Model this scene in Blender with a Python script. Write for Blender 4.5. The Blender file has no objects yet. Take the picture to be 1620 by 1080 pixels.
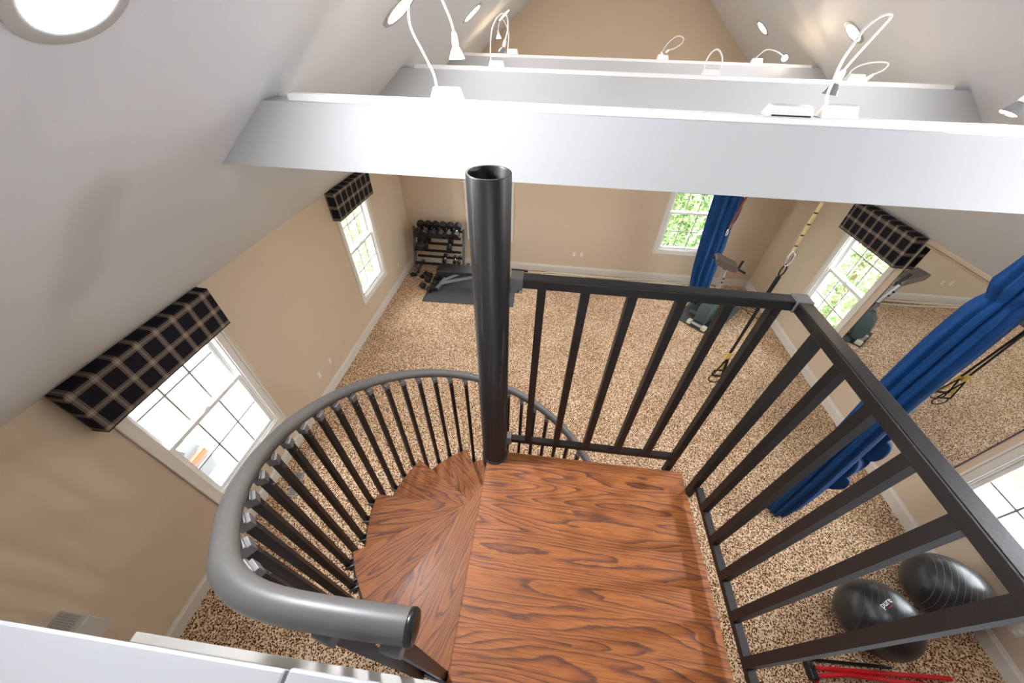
import bpy, bmesh, math, random
from mathutils import Vector, Matrix, Quaternion
random.seed(7)
SC = bpy.context.scene
COL = SC.collection
PI = math.pi
rad = math.radians

# ------------------------------------------------------------------ camera
cam_data = bpy.data.cameras.new('camera')
cam = bpy.data.objects.new('camera', cam_data)
COL.objects.link(cam)
SC.camera = cam
F_PX = 550.3
cam_data.sensor_width = 36.0
cam_data.lens = 36.0 * F_PX / 1620.0
cam_data.clip_start = 0.02
pitch, yaw, roll = 0.750534, -0.09714, -0.0286723
fw = Vector((math.sin(yaw) * math.cos(pitch), math.cos(yaw) * math.cos(pitch), -math.sin(pitch)))
rt = Vector((math.cos(yaw), -math.sin(yaw), 0))
dn = fw.cross(rt)
r2 = math.cos(roll) * rt + math.sin(roll) * dn
d2 = -math.sin(roll) * rt + math.cos(roll) * dn
M = Matrix((r2, -d2, -fw)).transposed().to_4x4()
M.translation = Vector((0, 0, 4.2))
cam.matrix_world = M

# ------------------------------------------------------------------ view, world, exposure
SC.view_settings.view_transform = 'Standard'
SC.view_settings.look = 'None'
SC.view_settings.exposure = 2.14
SC.view_settings.gamma = 1.0
SC.view_settings.use_curve_mapping = False
SC.cycles.use_denoising = True
SC.cycles.max_bounces = 12
SC.cycles.diffuse_bounces = 8
SC.cycles.glossy_bounces = 6
SC.cycles.transparent_max_bounces = 12
SC.cycles.caustics_reflective = False
SC.cycles.caustics_refractive = False
SC.cycles.sample_clamp_indirect = 8.0
SKY = 3.6            # overcast sky
DOWNLIGHT = 122.0     # recessed lamps
SPOT = 2.2           # halogen heads, watts
world = bpy.data.worlds.new('overcast_sky')
SC.world = world
world.use_nodes = True
wn = world.node_tree.nodes
wn['Background'].inputs['Color'].default_value = (0.9, 0.955, 1.0, 1)
wn['Background'].inputs['Strength'].default_value = SKY

# ------------------------------------------------------------------ materials
MATS = {}


def lin(c):
    return tuple(((x / 255 / 12.92) if x / 255 <= 0.04045 else ((x / 255 + 0.055) / 1.055) ** 2.4) for x in c)


def mat(name, rgb, rough=0.6, metal=0.0, bump=None, var=None, spec=0.5, emit=None):
    """Principled material; bump=(scale, strength); var=(scale, amount) mottles the colour."""
    if name in MATS:
        return MATS[name]
    m = bpy.data.materials.new(name)
    m.use_nodes = True
    nt = m.node_tree
    b = nt.nodes['Principled BSDF']
    c = lin(rgb)
    b.inputs['Base Color'].default_value = (*c, 1)
    b.inputs['Roughness'].default_value = rough
    b.inputs['Metallic'].default_value = metal
    b.inputs['Specular IOR Level'].default_value = spec
    tc = nt.nodes.new('ShaderNodeTexCoord')
    if var:
        n = nt.nodes.new('ShaderNodeTexNoise')
        n.inputs['Scale'].default_value = var[0]
        n.inputs['Detail'].default_value = 5
        nt.links.new(tc.outputs['Object'], n.inputs['Vector'])
        r = nt.nodes.new('ShaderNodeValToRGB')
        r.color_ramp.elements[0].position = 0.3
        r.color_ramp.elements[1].position = 0.7
        k = var[1]
        r.color_ramp.elements[0].color = (*[x * (1 - k) for x in c], 1)
        r.color_ramp.elements[1].color = (*[min(1, x * (1 + k)) for x in c], 1)
        nt.links.new(n.outputs['Fac'], r.inputs['Fac'])
        nt.links.new(r.outputs['Color'], b.inputs['Base Color'])
    if bump:
        n2 = nt.nodes.new('ShaderNodeTexNoise')
        n2.inputs['Scale'].default_value = bump[0]
        n2.inputs['Detail'].default_value = 4
        nt.links.new(tc.outputs['Object'], n2.inputs['Vector'])
        bp = nt.nodes.new('ShaderNodeBump')
        bp.inputs['Strength'].default_value = bump[1]
        bp.inputs['Distance'].default_value = 0.01
        nt.links.new(n2.outputs['Fac'], bp.inputs['Height'])
        nt.links.new(bp.outputs['Normal'], b.inputs['Normal'])
    if emit:
        b.inputs['Emission Color'].default_value = (*lin(emit[0]), 1)
        b.inputs['Emission Strength'].default_value = emit[1]
    MATS[name] = m
    return m


class NT:
    """tiny node helper"""
    def __init__(self, name):
        self.m = bpy.data.materials.new(name)
        self.m.use_nodes = True
        self.t = self.m.node_tree
        self.b = self.t.nodes['Principled BSDF']
        MATS[name] = self.m

    def n(self, typ, **kw):
        x = self.t.nodes.new('ShaderNode' + typ)
        for k, v in kw.items():
            if k in x.inputs:
                x.inputs[k].default_value = v
            else:
                setattr(x, k, v)
        return x

    def l(self, a, b):
        self.t.links.new(a, b)

    def math(self, op, a, b=None, c=None):
        x = self.t.nodes.new('ShaderNodeMath')
        x.operation = op
        for i, v in enumerate((a, b, c)):
            if v is None:
                continue
            if isinstance(v, (int, float)):
                x.inputs[i].default_value = v
            else:
                self.l(v, x.inputs[i])
        return x.outputs[0]

    def ramp(self, fac, stops, interp='LINEAR'):
        r = self.t.nodes.new('ShaderNodeValToRGB')
        r.color_ramp.interpolation = interp
        e = r.color_ramp.elements
        while len(e) < len(stops):
            e.new(0.5)
        for i, (p, c) in enumerate(stops):
            e[i].position = p
            e[i].color = (*c, 1)
        self.l(fac, r.inputs['Fac'])
        return r.outputs['Color']

    def mix(self, fac, a, b, blend='MIX'):
        x = self.t.nodes.new('ShaderNodeMix')
        x.data_type = 'RGBA'
        x.blend_type = blend
        for sock, v in ((x.inputs[0], fac), (x.inputs[6], a), (x.inputs[7], b)):
            if isinstance(v, (int, float)):
                sock.default_value = v
            elif isinstance(v, tuple):
                sock.default_value = (*v, 1)
            else:
                self.l(v, sock)
        return x.outputs[2]


def make_carpet():
    k = NT('leopard_carpet')
    tc = k.n('TexCoord')
    warp = k.n('TexNoise', Scale=22.0, Detail=2.0)
    k.l(tc.outputs['Object'], warp.inputs['Vector'])
    add = k.t.nodes.new('ShaderNodeVectorMath'); add.operation = 'MULTIPLY_ADD'
    k.l(warp.outputs['Color'], add.inputs[0])
    add.inputs[1].default_value = (0.02, 0.02, 0)
    k.l(tc.outputs['Object'], add.inputs[2])
    v = k.n('TexVoronoi', Scale=74.0, Randomness=0.95)
    k.l(add.outputs[0], v.inputs['Vector'])
    spots = k.ramp(v.outputs['Distance'], [(0.0, lin((42, 27, 16))), (0.33, lin((58, 37, 22))), (0.44, lin((184, 136, 86))), (0.58, lin((246, 226, 196))), (1.0, lin((255, 246, 230)))])
    n2 = k.n('TexNoise', Scale=52.0, Detail=3.0)
    k.l(tc.outputs['Object'], n2.inputs['Vector'])
    tint = k.ramp(n2.outputs['Fac'], [(0.38, lin((204, 148, 90))), (0.58, lin((255, 250, 244)))])
    c = k.mix(0.55, spots, tint, 'MULTIPLY')
    n4 = k.n('TexNoise', Scale=1.7, Detail=3.0)
    k.l(tc.outputs['Object'], n4.inputs['Vector'])
    wear = k.ramp(n4.outputs['Fac'], [(0.35, (0.86, 0.82, 0.78)), (0.65, (1, 1, 1))])
    c = k.mix(1.0, c, wear, 'MULTIPLY')
    k.l(c, k.b.inputs['Base Color'])
    k.b.inputs['Roughness'].default_value = 0.95
    k.b.inputs['Specular IOR Level'].default_value = 0.1
    n3 = k.n('TexNoise', Scale=260.0, Detail=2.0)
    k.l(tc.outputs['Object'], n3.inputs['Vector'])
    bp = k.n('Bump', Strength=0.6, Distance=0.01)
    k.l(n3.outputs['Fac'], bp.inputs['Height'])
    k.l(bp.outputs['Normal'], k.b.inputs['Normal'])
    return k.m


def make_oak(name, seam=None):
    """stained oak, grain along object X"""
    k = NT(name)
    tc = k.n('TexCoord')
    oi = k.n('ObjectInfo')
    off = k.t.nodes.new('ShaderNodeVectorMath'); off.operation = 'MULTIPLY_ADD'
    k.l(oi.outputs['Random'], off.inputs[0])
    off.inputs[1].default_value = (7.3, 3.1, 5.0)
    k.l(tc.outputs['Object'], off.inputs[2])
    sep = k.n('SeparateXYZ')
    k.l(tc.outputs['Object'], sep.inputs[0])
    vec = off.outputs[0]
    if seam:
        # boards glued side by side: every board gets grain of its own
        idx = k.math('FLOOR', k.math('DIVIDE', sep.outputs['Y'], seam))
        cmb = k.n('CombineXYZ')
        k.l(k.math('MULTIPLY', idx, 3.77), cmb.inputs[0])
        k.l(k.math('MULTIPLY', idx, 1.91), cmb.inputs[1])
        a2 = k.t.nodes.new('ShaderNodeVectorMath'); a2.operation = 'ADD'
        k.l(vec, a2.inputs[0]); k.l(cmb.outputs[0], a2.inputs[1])
        vec = a2.outputs[0]
    mp = k.n('Mapping'); mp.inputs['Scale'].default_value = (0.8, 7.5, 7.5)
    k.l(vec, mp.inputs['Vector'])
    n = k.n('TexNoise', Scale=1.0, Detail=1.6, Roughness=0.4)
    k.l(mp.outputs[0], n.inputs['Vector'])
    mpj = k.n('Mapping'); mpj.inputs['Scale'].default_value = (14.0, 60.0, 60.0)
    k.l(vec, mpj.inputs['Vector'])
    jag = k.n('TexNoise', Scale=1.0, Detail=2.0)
    k.l(mpj.outputs[0], jag.inputs['Vector'])
    field = k.math('ADD', k.math('MULTIPLY', n.outputs['Fac'], 25.0), k.math('MULTIPLY', jag.outputs['Fac'], 0.55))
    rings = k.math('FRACT', field)
    mp2 = k.n('Mapping'); mp2.inputs['Scale'].default_value = (11.0, 260.0, 260.0)
    k.l(vec, mp2.inputs['Vector'])
    pores = k.n('TexNoise', Scale=1.0, Detail=2.0)
    k.l(mp2.outputs[0], pores.inputs['Vector'])
    base = k.ramp(rings, [(0.0, lin((172, 104, 47))), (0.55, lin((164, 95, 41))), (0.74, lin((142, 80, 38))), (0.87, lin((104, 60, 36))), (0.94, lin((118, 68, 40))), (1.0, lin((170, 101, 46)))])
    pr = k.ramp(pores.outputs['Fac'], [(0.38, (0.62, 0.54, 0.5)), (0.54, (1, 1, 1))])
    c = k.mix(0.8, base, pr, 'MULTIPLY')
    if seam:
        fr = k.math('FRACT', k.math('DIVIDE', sep.outputs['Y'], seam))
        d = k.math('LESS_THAN', fr, 0.012)
        tone = k.n('TexWhiteNoise', noise_dimensions='1D')
        k.l(idx, tone.inputs['W'])
        tr = k.ramp(tone.outputs['Value'], [(0, (0.88, 0.86, 0.84)), (1, (1, 1, 1))])
        c = k.mix(1.0, c, tr, 'MULTIPLY')
        c = k.mix(k.math('MULTIPLY', d, 0.35), c, lin((60, 32, 20)))
    k.l(c, k.b.inputs['Base Color'])
    k.b.inputs['Roughness'].default_value = 0.56
    k.b.inputs['Coat Weight'].default_value = 0.05
    k.b.inputs['Coat Roughness'].default_value = 0.25
    bp = k.n('Bump', Strength=0.12, Distance=0.002)
    k.l(pores.outputs['Fac'], bp.inputs['Height'])
    k.l(bp.outputs['Normal'], k.b.inputs['Normal'])
    return k.m


def make_plaid():
    k = NT('plaid_fabric')
    uv = k.n('UVMap')
    sep = k.n('SeparateXYZ')
    k.l(uv.outputs['UV'], sep.inputs[0])
    base = lin((17, 16, 22)); grey = lin((112, 106, 100)); tan = lin((150, 122, 90)); blk = lin((10, 9, 11))

    def bands(s, per, ph):
        f = k.math('ABSOLUTE', k.math('SUBTRACT', k.math('FRACT', k.math('ADD', k.math('DIVIDE', s, per), ph)), 0.5))
        return k.ramp(f, [(0.0, grey), (0.055, blk), (0.07, grey), (0.085, blk), (0.105, tan), (0.122, base)], 'CONSTANT')
    bu = bands(sep.outputs['X'], 0.155, 0.5)
    bv = bands(sep.outputs['Y'], 0.165, 0.42)
    c = k.mix(1.0, bu, bv, 'ADD')
    k.l(c, k.b.inputs['Base Color'])
    k.b.inputs['Roughness'].default_value = 0.9
    k.b.inputs['Specular IOR Level'].default_value = 0.2
    return k.m


def make_glass():
    k = NT('window_glass')
    t = k.n('BsdfTransparent')
    g = k.n('BsdfGlossy', Roughness=0.02)
    fr = k.n('LayerWeight', Blend=0.12)
    mx = k.n('MixShader')
    k.l(k.math('MULTIPLY', fr.outputs['Fresnel'], 0.5), mx.inputs[0])
    k.l(t.outputs[0], mx.inputs[1]); k.l(g.outputs[0], mx.inputs[2])
    out = [n for n in k.t.nodes if n.type == 'OUTPUT_MATERIAL'][0]
    k.l(mx.outputs[0], out.inputs['Surface'])
    return k.m


def make_pole_steel():
    k = NT('black_pole_steel')
    tc = k.n('TexCoord')
    mp = k.n('Mapping'); mp.inputs['Scale'].default_value = (60, 60, 2.5)
    k.l(tc.outputs['Object'], mp.inputs['Vector'])
    n = k.n('TexNoise', Scale=1.0, Detail=4.0)
    k.l(mp.outputs[0], n.inputs['Vector'])
    c = k.ramp(n.outputs['Fac'], [(0.3, lin((22, 18, 16))), (0.6, lin((32, 28, 26))), (0.72, lin((84, 80, 78))), (0.79, lin((36, 32, 30)))])
    k.l(c, k.b.inputs['Base Color'])
    k.b.inputs['Metallic'].default_value = 0.15
    k.b.inputs['Roughness'].default_value = 0.42
    return k.m


def make_ball(name, axis_scale, amt):
    k = NT(name)
    tc = k.n('TexCoord')
    sep = k.n('SeparateXYZ')
    k.l(tc.outputs['Object'], sep.inputs[0])
    f = k.math('FRACT', k.math('MULTIPLY', sep.outputs['Z'], axis_scale))
    ridge = k.math('LESS_THAN', k.math('ABSOLUTE', k.math('SUBTRACT', f, 0.5)), 0.05)
    inside = k.math('LESS_THAN', k.math('ABSOLUTE', sep.outputs['Z']), 0.21)
    r = k.math('MULTIPLY', ridge, inside)
    n = k.n('TexNoise', Scale=5.0, Detail=4.0)
    k.l(tc.outputs['Object'], n.inputs['Vector'])
    c0 = k.ramp(n.outputs['Fac'], [(0.35, lin((34, 34, 35))), (0.65, lin((46, 46, 47)))])
    c = k.mix(k.math('MULTIPLY', r, amt), c0, lin((96, 97, 98)))
    k.l(c, k.b.inputs['Base Color'])
    k.b.inputs['Roughness'].default_value = 0.32
    bp = k.n('Bump', Strength=0.5, Distance=0.006)
    k.l(r, bp.inputs['Height'])
    k.l(bp.outputs['Normal'], k.b.inputs['Normal'])
    return k.m


def make_foliage(name, a, b, c):
    k = NT(name)
    tc = k.n('TexCoord')
    n = k.n('TexNoise', Scale=3.5, Detail=3.0)
    k.l(tc.outputs['Object'], n.inputs['Vector'])
    col = k.ramp(n.outputs['Fac'], [(0.35, lin(a)), (0.5, lin(b)), (0.65, lin(c))])
    k.l(col, k.b.inputs['Base Color'])
    k.b.inputs['Roughness'].default_value = 0.7
    return k.m


def make_daisy():
    k = NT('daisy_chain_webbing')
    tc = k.n('TexCoord')
    sep = k.n('SeparateXYZ')
    k.l(tc.outputs['Object'], sep.inputs[0])
    f = k.math('FRACT', k.math('MULTIPLY', sep.outputs['Z'], 8.0))
    d = k.math('LESS_THAN', f, 0.13)
    yel = k.ramp(k.math('MULTIPLY', sep.outputs['Z'], 0.35), [(0.70, lin((222, 214, 198))), (0.86, lin((226, 206, 150)))])
    c = k.mix(d, yel, lin((60, 55, 48)))
    k.l(c, k.b.inputs['Base Color'])
    k.b.inputs['Roughness'].default_value = 0.8
    return k.m


make_carpet(); make_oak('oak_landing', 0.105); make_oak('oak_tread'); make_plaid(); make_glass(); make_pole_steel()
make_daisy()
mat('beige_wall_paint', (208, 190, 166), 0.75, bump=(140, 0.03))
mat('grey_white_ceiling_paint', (206, 208, 212), 0.7, bump=(140, 0.03))
mat('white_beam_paint', (192, 192, 191), 0.4)
mat('white_trim_paint', (226, 222, 214), 0.42)
mat('white_vinyl', (238, 238, 236), 0.35)
mat('baseboard_paint', (218, 212, 202), 0.45)
mat('grille_grey', (150, 150, 148), 0.5)
mat('cap_paint', (162, 162, 162), 0.5)
mat('black_metal', (32, 27, 25), 0.42, metal=0.25, bump=(160, 0.05))
mat('black_metal_plate', (24, 24, 25), 0.5, metal=0.2)
mat('grey_handrail_vinyl', (92, 89, 85), 0.42)
mat('black_plastic', (22, 22, 23), 0.3)
mat('grey_bracket', (112, 110, 108), 0.5, metal=0.2)
mat('white_plastic', (238, 236, 232), 0.4)
mat('grey_bracket_paint', (176, 174, 170), 0.5)
mat('chrome', (205, 205, 208), 0.18, metal=1.0)
mat('silver_paint', (168, 168, 170), 0.35, metal=0.4)
mat('rubber_mat', (66, 67, 69), 0.75, bump=(90, 0.3))
mat('black_rubber', (26, 26, 27), 0.5)
mat('black_vinyl', (34, 34, 36), 0.45)
mat('blue_silk', (17, 66, 120), 0.72, var=(6, 0.12), spec=0.25)
mat('red_paint', (205, 22, 34), 0.35)
mat('net_cord', (206, 204, 186), 0.85)
mat('rope_cotton', (222, 210, 188), 0.9, bump=(260, 0.8))
mat('yellow_webbing', (212, 178, 92), 0.8)
mat('black_webbing', (24, 23, 23), 0.8)
mat('console_grey', (98, 90, 84), 0.45)
mat('housing_green_grey', (64, 80, 80), 0.45)
mat('rack_grey', (92, 92, 95), 0.4, metal=0.3)
mat('plate_white', (214, 204, 188), 0.5)
mat('register_grey', (168, 162, 152), 0.5)
mat('unit_grey', (192, 188, 180), 0.5)
mat('orange_plastic', (224, 96, 30), 0.4)
mat('rust_chain', (156, 92, 52), 0.4, metal=0.4)
mat('cord_white', (236, 226, 206), 0.7)
mat('pale_drive', (205, 202, 196), 0.9, var=(0.6, 0.08))
mat('car_silver', (84, 88, 92), 0.35, metal=0.2)
mat('car_glass', (40, 46, 50), 0.1)
mat('tail_red', (224, 60, 24), 0.25)
mat('tyre', (30, 30, 30), 0.7)
mat('bark', (140, 126, 104), 0.9)
mat('mirror_silver', (216, 218, 218), 0.0, metal=1.0)
mat('wood_edge', (176, 156, 132), 0.5)
mat('logo_white', (240, 240, 240), 0.5)
mat('logo_red', (196, 30, 40), 0.5)
make_ball('black_ball_vinyl', 26.0, .25)
make_ball('black_ridged_ball_vinyl', 26.0, .9)
make_foliage('leaf_green', (108, 136, 84), (142, 168, 112), (178, 198, 146))
make_foliage('leaf_light', (124, 150, 98), (160, 182, 126), (194, 210, 162))
mat('downlight_lens', (255, 244, 228), 0.5, emit=((243, 247, 255), DOWNLIGHT * 1.1))
mat('downlight_lens_dim', (255, 240, 220), 0.5, emit=((255, 240, 218), DOWNLIGHT * 0.30))
mat('downlight_lens_mid', (255, 244, 228), 0.5, emit=((246, 247, 252), DOWNLIGHT * 0.72))
mat('bulb_lit', (255, 240, 220), 0.3, emit=((255, 226, 186), 60.0))
mat('reflector_lit', (255, 236, 208), 0.3, emit=((255, 220, 176), 13.0))
mat('bulb_off', (226, 222, 214), 0.2)

# ------------------------------------------------------------------ mesh helpers
ORG = {}


def base(a, b):
    return Vector(b) - Vector(a)


class MB:
    def __init__(self, T=None):
        self.v, self.f, self.uv = [], [], {}
        self.T = T or (lambda x, y, z: (x, y, z))

    def add(self, vs, fs, uvs=None):
        o = len(self.v)
        self.v += [tuple(self.T(*p)) for p in vs]
        for i, f in enumerate(fs):
            if uvs:
                self.uv[len(self.f)] = uvs[i]
            self.f.append([o + j for j in f])
        return self

    def box(self, x0, x1, y0, y1, z0, z1):
        vs = [(x, y, z) for x in (x0, x1) for y in (y0, y1) for z in (z0, z1)]
        return self.add(vs, [(0, 1, 3, 2), (4, 6, 7, 5), (0, 4, 5, 1), (2, 3, 7, 6), (0, 2, 6, 4), (1, 5, 7, 3)])

    def prism(self, poly, plane, a, b):
        """poly of 2D points, extruded from a to b along the missing axis"""
        def at(p, t):
            return {'xz': (p[0], t, p[1]), 'yz': (t, p[0], p[1]), 'xy': (p[0], p[1], t)}[plane]
        n = len(poly)
        vs = [at(p, a) for p in poly] + [at(p, b) for p in poly]
        fs = [tuple(range(n)), tuple(range(2 * n - 1, n - 1, -1))] + [(i, (i + 1) % n, n + (i + 1) % n, n + i) for i in range(n)]
        return self.add(vs, fs)

    def bar(self, a, b, w, h, up=(0, 0, 1)):
        a, b = Vector(a), Vector(b)
        d = (b - a).normalized()
        u = Vector(up)
        s = d.cross(u)
        if s.length < 1e-4:
            s = d.cross(Vector((1, 0, 0)))
        s.normalize()
        u = s.cross(d).normalized()
        vs = []
        for p in (a, b):
            for i, j in ((-1, -1), (1, -1), (1, 1), (-1, 1)):
                vs.append(tuple(p + s * (i * w / 2) + u * (j * h / 2)))
        return self.add(vs, [(0, 1, 2, 3), (7, 6, 5, 4), (0, 4, 5, 1), (1, 5, 6, 2), (2, 6, 7, 3), (3, 7, 4, 0)])

    def tube(self, pts, r, n=10, caps=True, rs=None):
        pts = [Vector(p) for p in pts]
        m = len(pts)
        dirs = []
        for i in range(m):
            d = pts[min(i + 1, m - 1)] - pts[max(i - 1, 0)]
            dirs.append(d.normalized())
        ref = Vector((0, 0, 1)) if abs(dirs[0].z) < 0.9 else Vector((1, 0, 0))
        s = dirs[0].cross(ref).normalized()
        vs = []
        for i in range(m):
            d = dirs[i]
            s = (s - d * s.dot(d)).normalized()
            t = d.cross(s)
            rr = rs[i] if rs else r
            for k in range(n):
                a = 2 * PI * k / n
                vs.append(tuple(pts[i] + s * (rr * math.cos(a)) + t * (rr * math.sin(a))))
        fs = [(i * n + k, i * n + (k + 1) % n, (i + 1) * n + (k + 1) % n, (i + 1) * n + k) for i in range(m - 1) for k in range(n)]
        if caps:
            fs += [tuple(range(n - 1, -1, -1)), tuple((m - 1) * n + k for k in range(n))]
        return self.add(vs, fs)

    def lathe(self, prof, o=(0, 0, 0), axis=(0, 0, 1), n=24):
        """prof of (r, t) along the axis"""
        o, ax = Vector(o), Vector(axis).normalized()
        ref = Vector((1, 0, 0)) if abs(ax.x) < 0.9 else Vector((0, 1, 0))
        s = ax.cross(ref).normalized()
        t = ax.cross(s)
        vs = []
        for r, h in prof:
            for k in range(n):
                a = 2 * PI * k / n
                vs.append(tuple(o + ax * h + s * (r * math.cos(a)) + t * (r * math.sin(a))))
        m = len(prof)
        fs = [(i * n + k, i * n + (k + 1) % n, (i + 1) * n + (k + 1) % n, (i + 1) * n + k) for i in range(m - 1) for k in range(n)]
        if prof[0][0] > 1e-5:
            fs.append(tuple(range(n - 1, -1, -1)))
        if prof[-1][0] > 1e-5:
            fs.append(tuple((m - 1) * n + k for k in range(n)))
        return self.add(vs, fs)

    def build(self, name, material, parent=None, smooth=False, bevel=0.0, merge=True, normals=True, loc=None):
        off = Vector((0, 0, 0))
        root = None
        if parent is not None:
            root = ORG.get(parent, None)
            off = root if root is not None else off
        elif loc is not None:
            off = Vector(loc)
        bm = bmesh.new()
        uvl = bm.loops.layers.uv.new('UVMap') if self.uv else None
        bv = [bm.verts.new(Vector(p) - off) for p in self.v]
        for i, f in enumerate(self.f):
            try:
                fc = bm.faces.new([bv[j] for j in f])
            except ValueError:
                continue
            if uvl and i in self.uv:
                for lp, u in zip(fc.loops, self.uv[i]):
                    lp[uvl].uv = u
        if merge:
            bmesh.ops.remove_doubles(bm, verts=bm.verts, dist=1e-5)
        if normals:
            bmesh.ops.recalc_face_normals(bm, faces=bm.faces)
        me = bpy.data.meshes.new(name)
        bm.to_mesh(me)
        bm.free()
        if smooth:
            for p in me.polygons:
                p.use_smooth = True
            if smooth != 'all':
                try:
                    me.set_sharp_from_angle(angle=rad(35))
                except Exception:
                    pass
        me.materials.append(MATS[material] if isinstance(material, str) else material)
        o = bpy.data.objects.new(name, me)
        COL.objects.link(o)
        if bevel:
            b = o.modifiers.new('edge', 'BEVEL')
            b.width = bevel
            b.segments = 2
            b.limit_method = 'ANGLE'
            b.angle_limit = rad(40)
        if parent is not None:
            o.parent = parent
            ORG[o] = off
        else:
            o.location = off
            ORG[o] = off
        return o


def tag(o, label=None, cat=None, group=None, kind=None):
    if label: o['label'] = label
    if cat: o['category'] = cat
    if group: o['group'] = group
    if kind: o['kind'] = kind
    return o


def thing(name, loc, label, cat, group=None, kind=None):
    e = bpy.data.objects.new(name, None)
    COL.objects.link(e)
    e.location = loc
    e.empty_display_size = 0.1
    ORG[e] = Vector(loc)
    return tag(e, label, cat, group, kind)


def struct(o, label=None):
    o['kind'] = 'structure'
    if label: o['label'] = label
    return o


def kids(o):
    return [c for c in COL.objects if c.parent == o]


def copy_tree(o, parent=None):
    c = o.copy()
    COL.objects.link(c)
    if parent is not None:
        c.parent = parent
    for ch in kids(o):
        copy_tree(ch, c)
    return c


def catmull(pts, k=6):
    P = [Vector(p) for p in pts]
    P = [P[0] * 2 - P[1]] + P + [P[-1] * 2 - P[-2]]
    out = []
    for i in range(1, len(P) - 2):
        for j in range(k):
            t = j / k
            a, b, c, d = P[i - 1], P[i], P[i + 1], P[i + 2]
            out.append(0.5 * ((2 * b) + (c - a) * t + (2 * a - 5 * b + 4 * c - d) * t * t + (3 * b - a - 3 * c + d) * t ** 3))
    out.append(P[-2])
    return out


# ------------------------------------------------------------------ room shell
XL, XR, YB, YF = -3.0, 4.41, 6.93, -3.4
EZ, SL = 2.42, 0.80
XM = (XL + XR) / 2
ZR = EZ + SL * (XM - XL)
TH = 0.16


def zs(x):
    return EZ + SL * (x - XL) if x < XM else EZ + SL * (XR - x)


fl = MB().box(XL - TH, XR + TH, YF - TH, YB + TH, -0.2, 0).build('floor', 'leopard_carpet')
struct(fl, 'leopard print carpet in brown, tan and cream')

# windows: (wall, u0, u1, v0, v1) casing outer extents
CW = 0.09
WIN = {
    1: ('left', 1.08, 2.16, 0.54, 2.30), 2: ('left', 4.46, 5.47, 0.54, 2.30),
    3: ('back', -1.71, -0.72, 0.64, 2.34), 4: ('back', 2.22, 3.25, 0.64, 2.34),
    5: ('right', 4.37, 5.40, 0.54, 2.30), 6: ('right', 1.11, 2.19, 0.54, 2.30),
}


def holes(wall):
    return [(w[1] + CW, w[2] - CW, w[3] + CW, w[4] - CW) for w in WIN.values() if w[0] == wall]


def wall_pieces(mb_box, u0, u1, v0, v1, hs):
    hs = sorted(hs)
    u = u0
    for a, b, c, d in hs:
        mb_box(u, a, v0, v1)
        mb_box(a, b, v0, c)
        mb_box(a, b, d, v1)
        u = b
    mb_box(u, u1, v0, v1)


m = MB()
wall_pieces(lambda a, b, c, d: m.box(XL - TH, XL, a, b, c, d), YF - TH, YB + TH, -0.2, EZ, holes('left'))
struct(m.build('wall_left', 'beige_wall_paint', merge=False), 'beige painted wall below the left slope')
m = MB()
wall_pieces(lambda a, b, c, d: m.box(XR, XR + TH, a, b, c, d), YF - TH, YB + TH, -0.2, EZ, holes('right'))
struct(m.build('wall_right', 'beige_wall_paint', merge=False), 'beige painted wall that carries the mirror')
m = MB()
wall_pieces(lambda a, b, c, d: m.box(a, b, YB, YB + TH, c, d), XL, XR, -0.2, EZ, holes('back'))
m.prism([(XL, EZ), (XR, EZ), (XM, ZR)], 'xz', YB, YB + TH)
struct(m.build('wall_back', 'beige_wall_paint', merge=False), 'beige gable wall at the far end')
# loft gable behind the camera, with its window opening
m = MB()
wall_pieces(lambda a, b, c, d: m.box(a, b, YF - TH, YF, c, d), XL, XR, -0.2, EZ, [])
gx0, gx1, gz0, gz1 = .2, 1.2, 3.3, 4.3
m.prism([(XL, EZ), (gx0, EZ), (gx0, zs(gx0))], 'xz', YF - TH, YF)
m.prism([(XR, EZ), (gx1, EZ), (gx1, zs(gx1))], 'xz', YF - TH, YF)
m.prism([(gx0, EZ), (gx1, EZ), (gx1, gz0), (gx0, gz0)], 'xz', YF - TH, YF)
m.prism([(gx0, gz1), (gx1, gz1), (gx1, zs(gx1)), (XM, ZR), (gx0, zs(gx0))], 'xz', YF - TH, YF)
struct(m.build('wall_front', 'beige_wall_paint', merge=False), 'loft gable wall with a window opening')
# sloped ceiling
m = MB()
t = 0.2
m.prism([(XL - 0.3, EZ - 0.3 * SL), (XM, ZR), (XM, ZR + t), (XL - 0.3, EZ - 0.3 * SL + t)], 'xz', YF - TH, YB + TH)
m.prism([(XR + 0.3, EZ - 0.3 * SL), (XM, ZR), (XM, ZR + t), (XR + 0.3, EZ - 0.3 * SL + t)], 'xz', YF - TH, YB + TH)
struct(m.build('ceiling', 'grey_white_ceiling_paint', merge=False), 'two grey white sloping ceiling planes')

# baseboards
BH = 0.165


def bb_profile():
    return [(0, 0), (0.018, 0), (0.018, BH * 0.78), (0.010, BH * 0.88), (0.008, BH), (0, BH)]


m = MB(lambda x, y, z: (XL + x, y, z)).prism(bb_profile(), 'xz', 0.0, YB)
struct(m.build('baseboard_left', 'baseboard_paint'))
m = MB(lambda x, y, z: (XR - x, y, z)).prism(bb_profile(), 'xz', 0.0, YB)
struct(m.build('baseboard_right', 'baseboard_paint'))
m = MB(lambda x, y, z: (y, YB - x, z)).prism(bb_profile(), 'xz', XL + 0.018, XR - 0.018)
struct(m.build('baseboard_back', 'baseboard_paint'))


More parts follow.
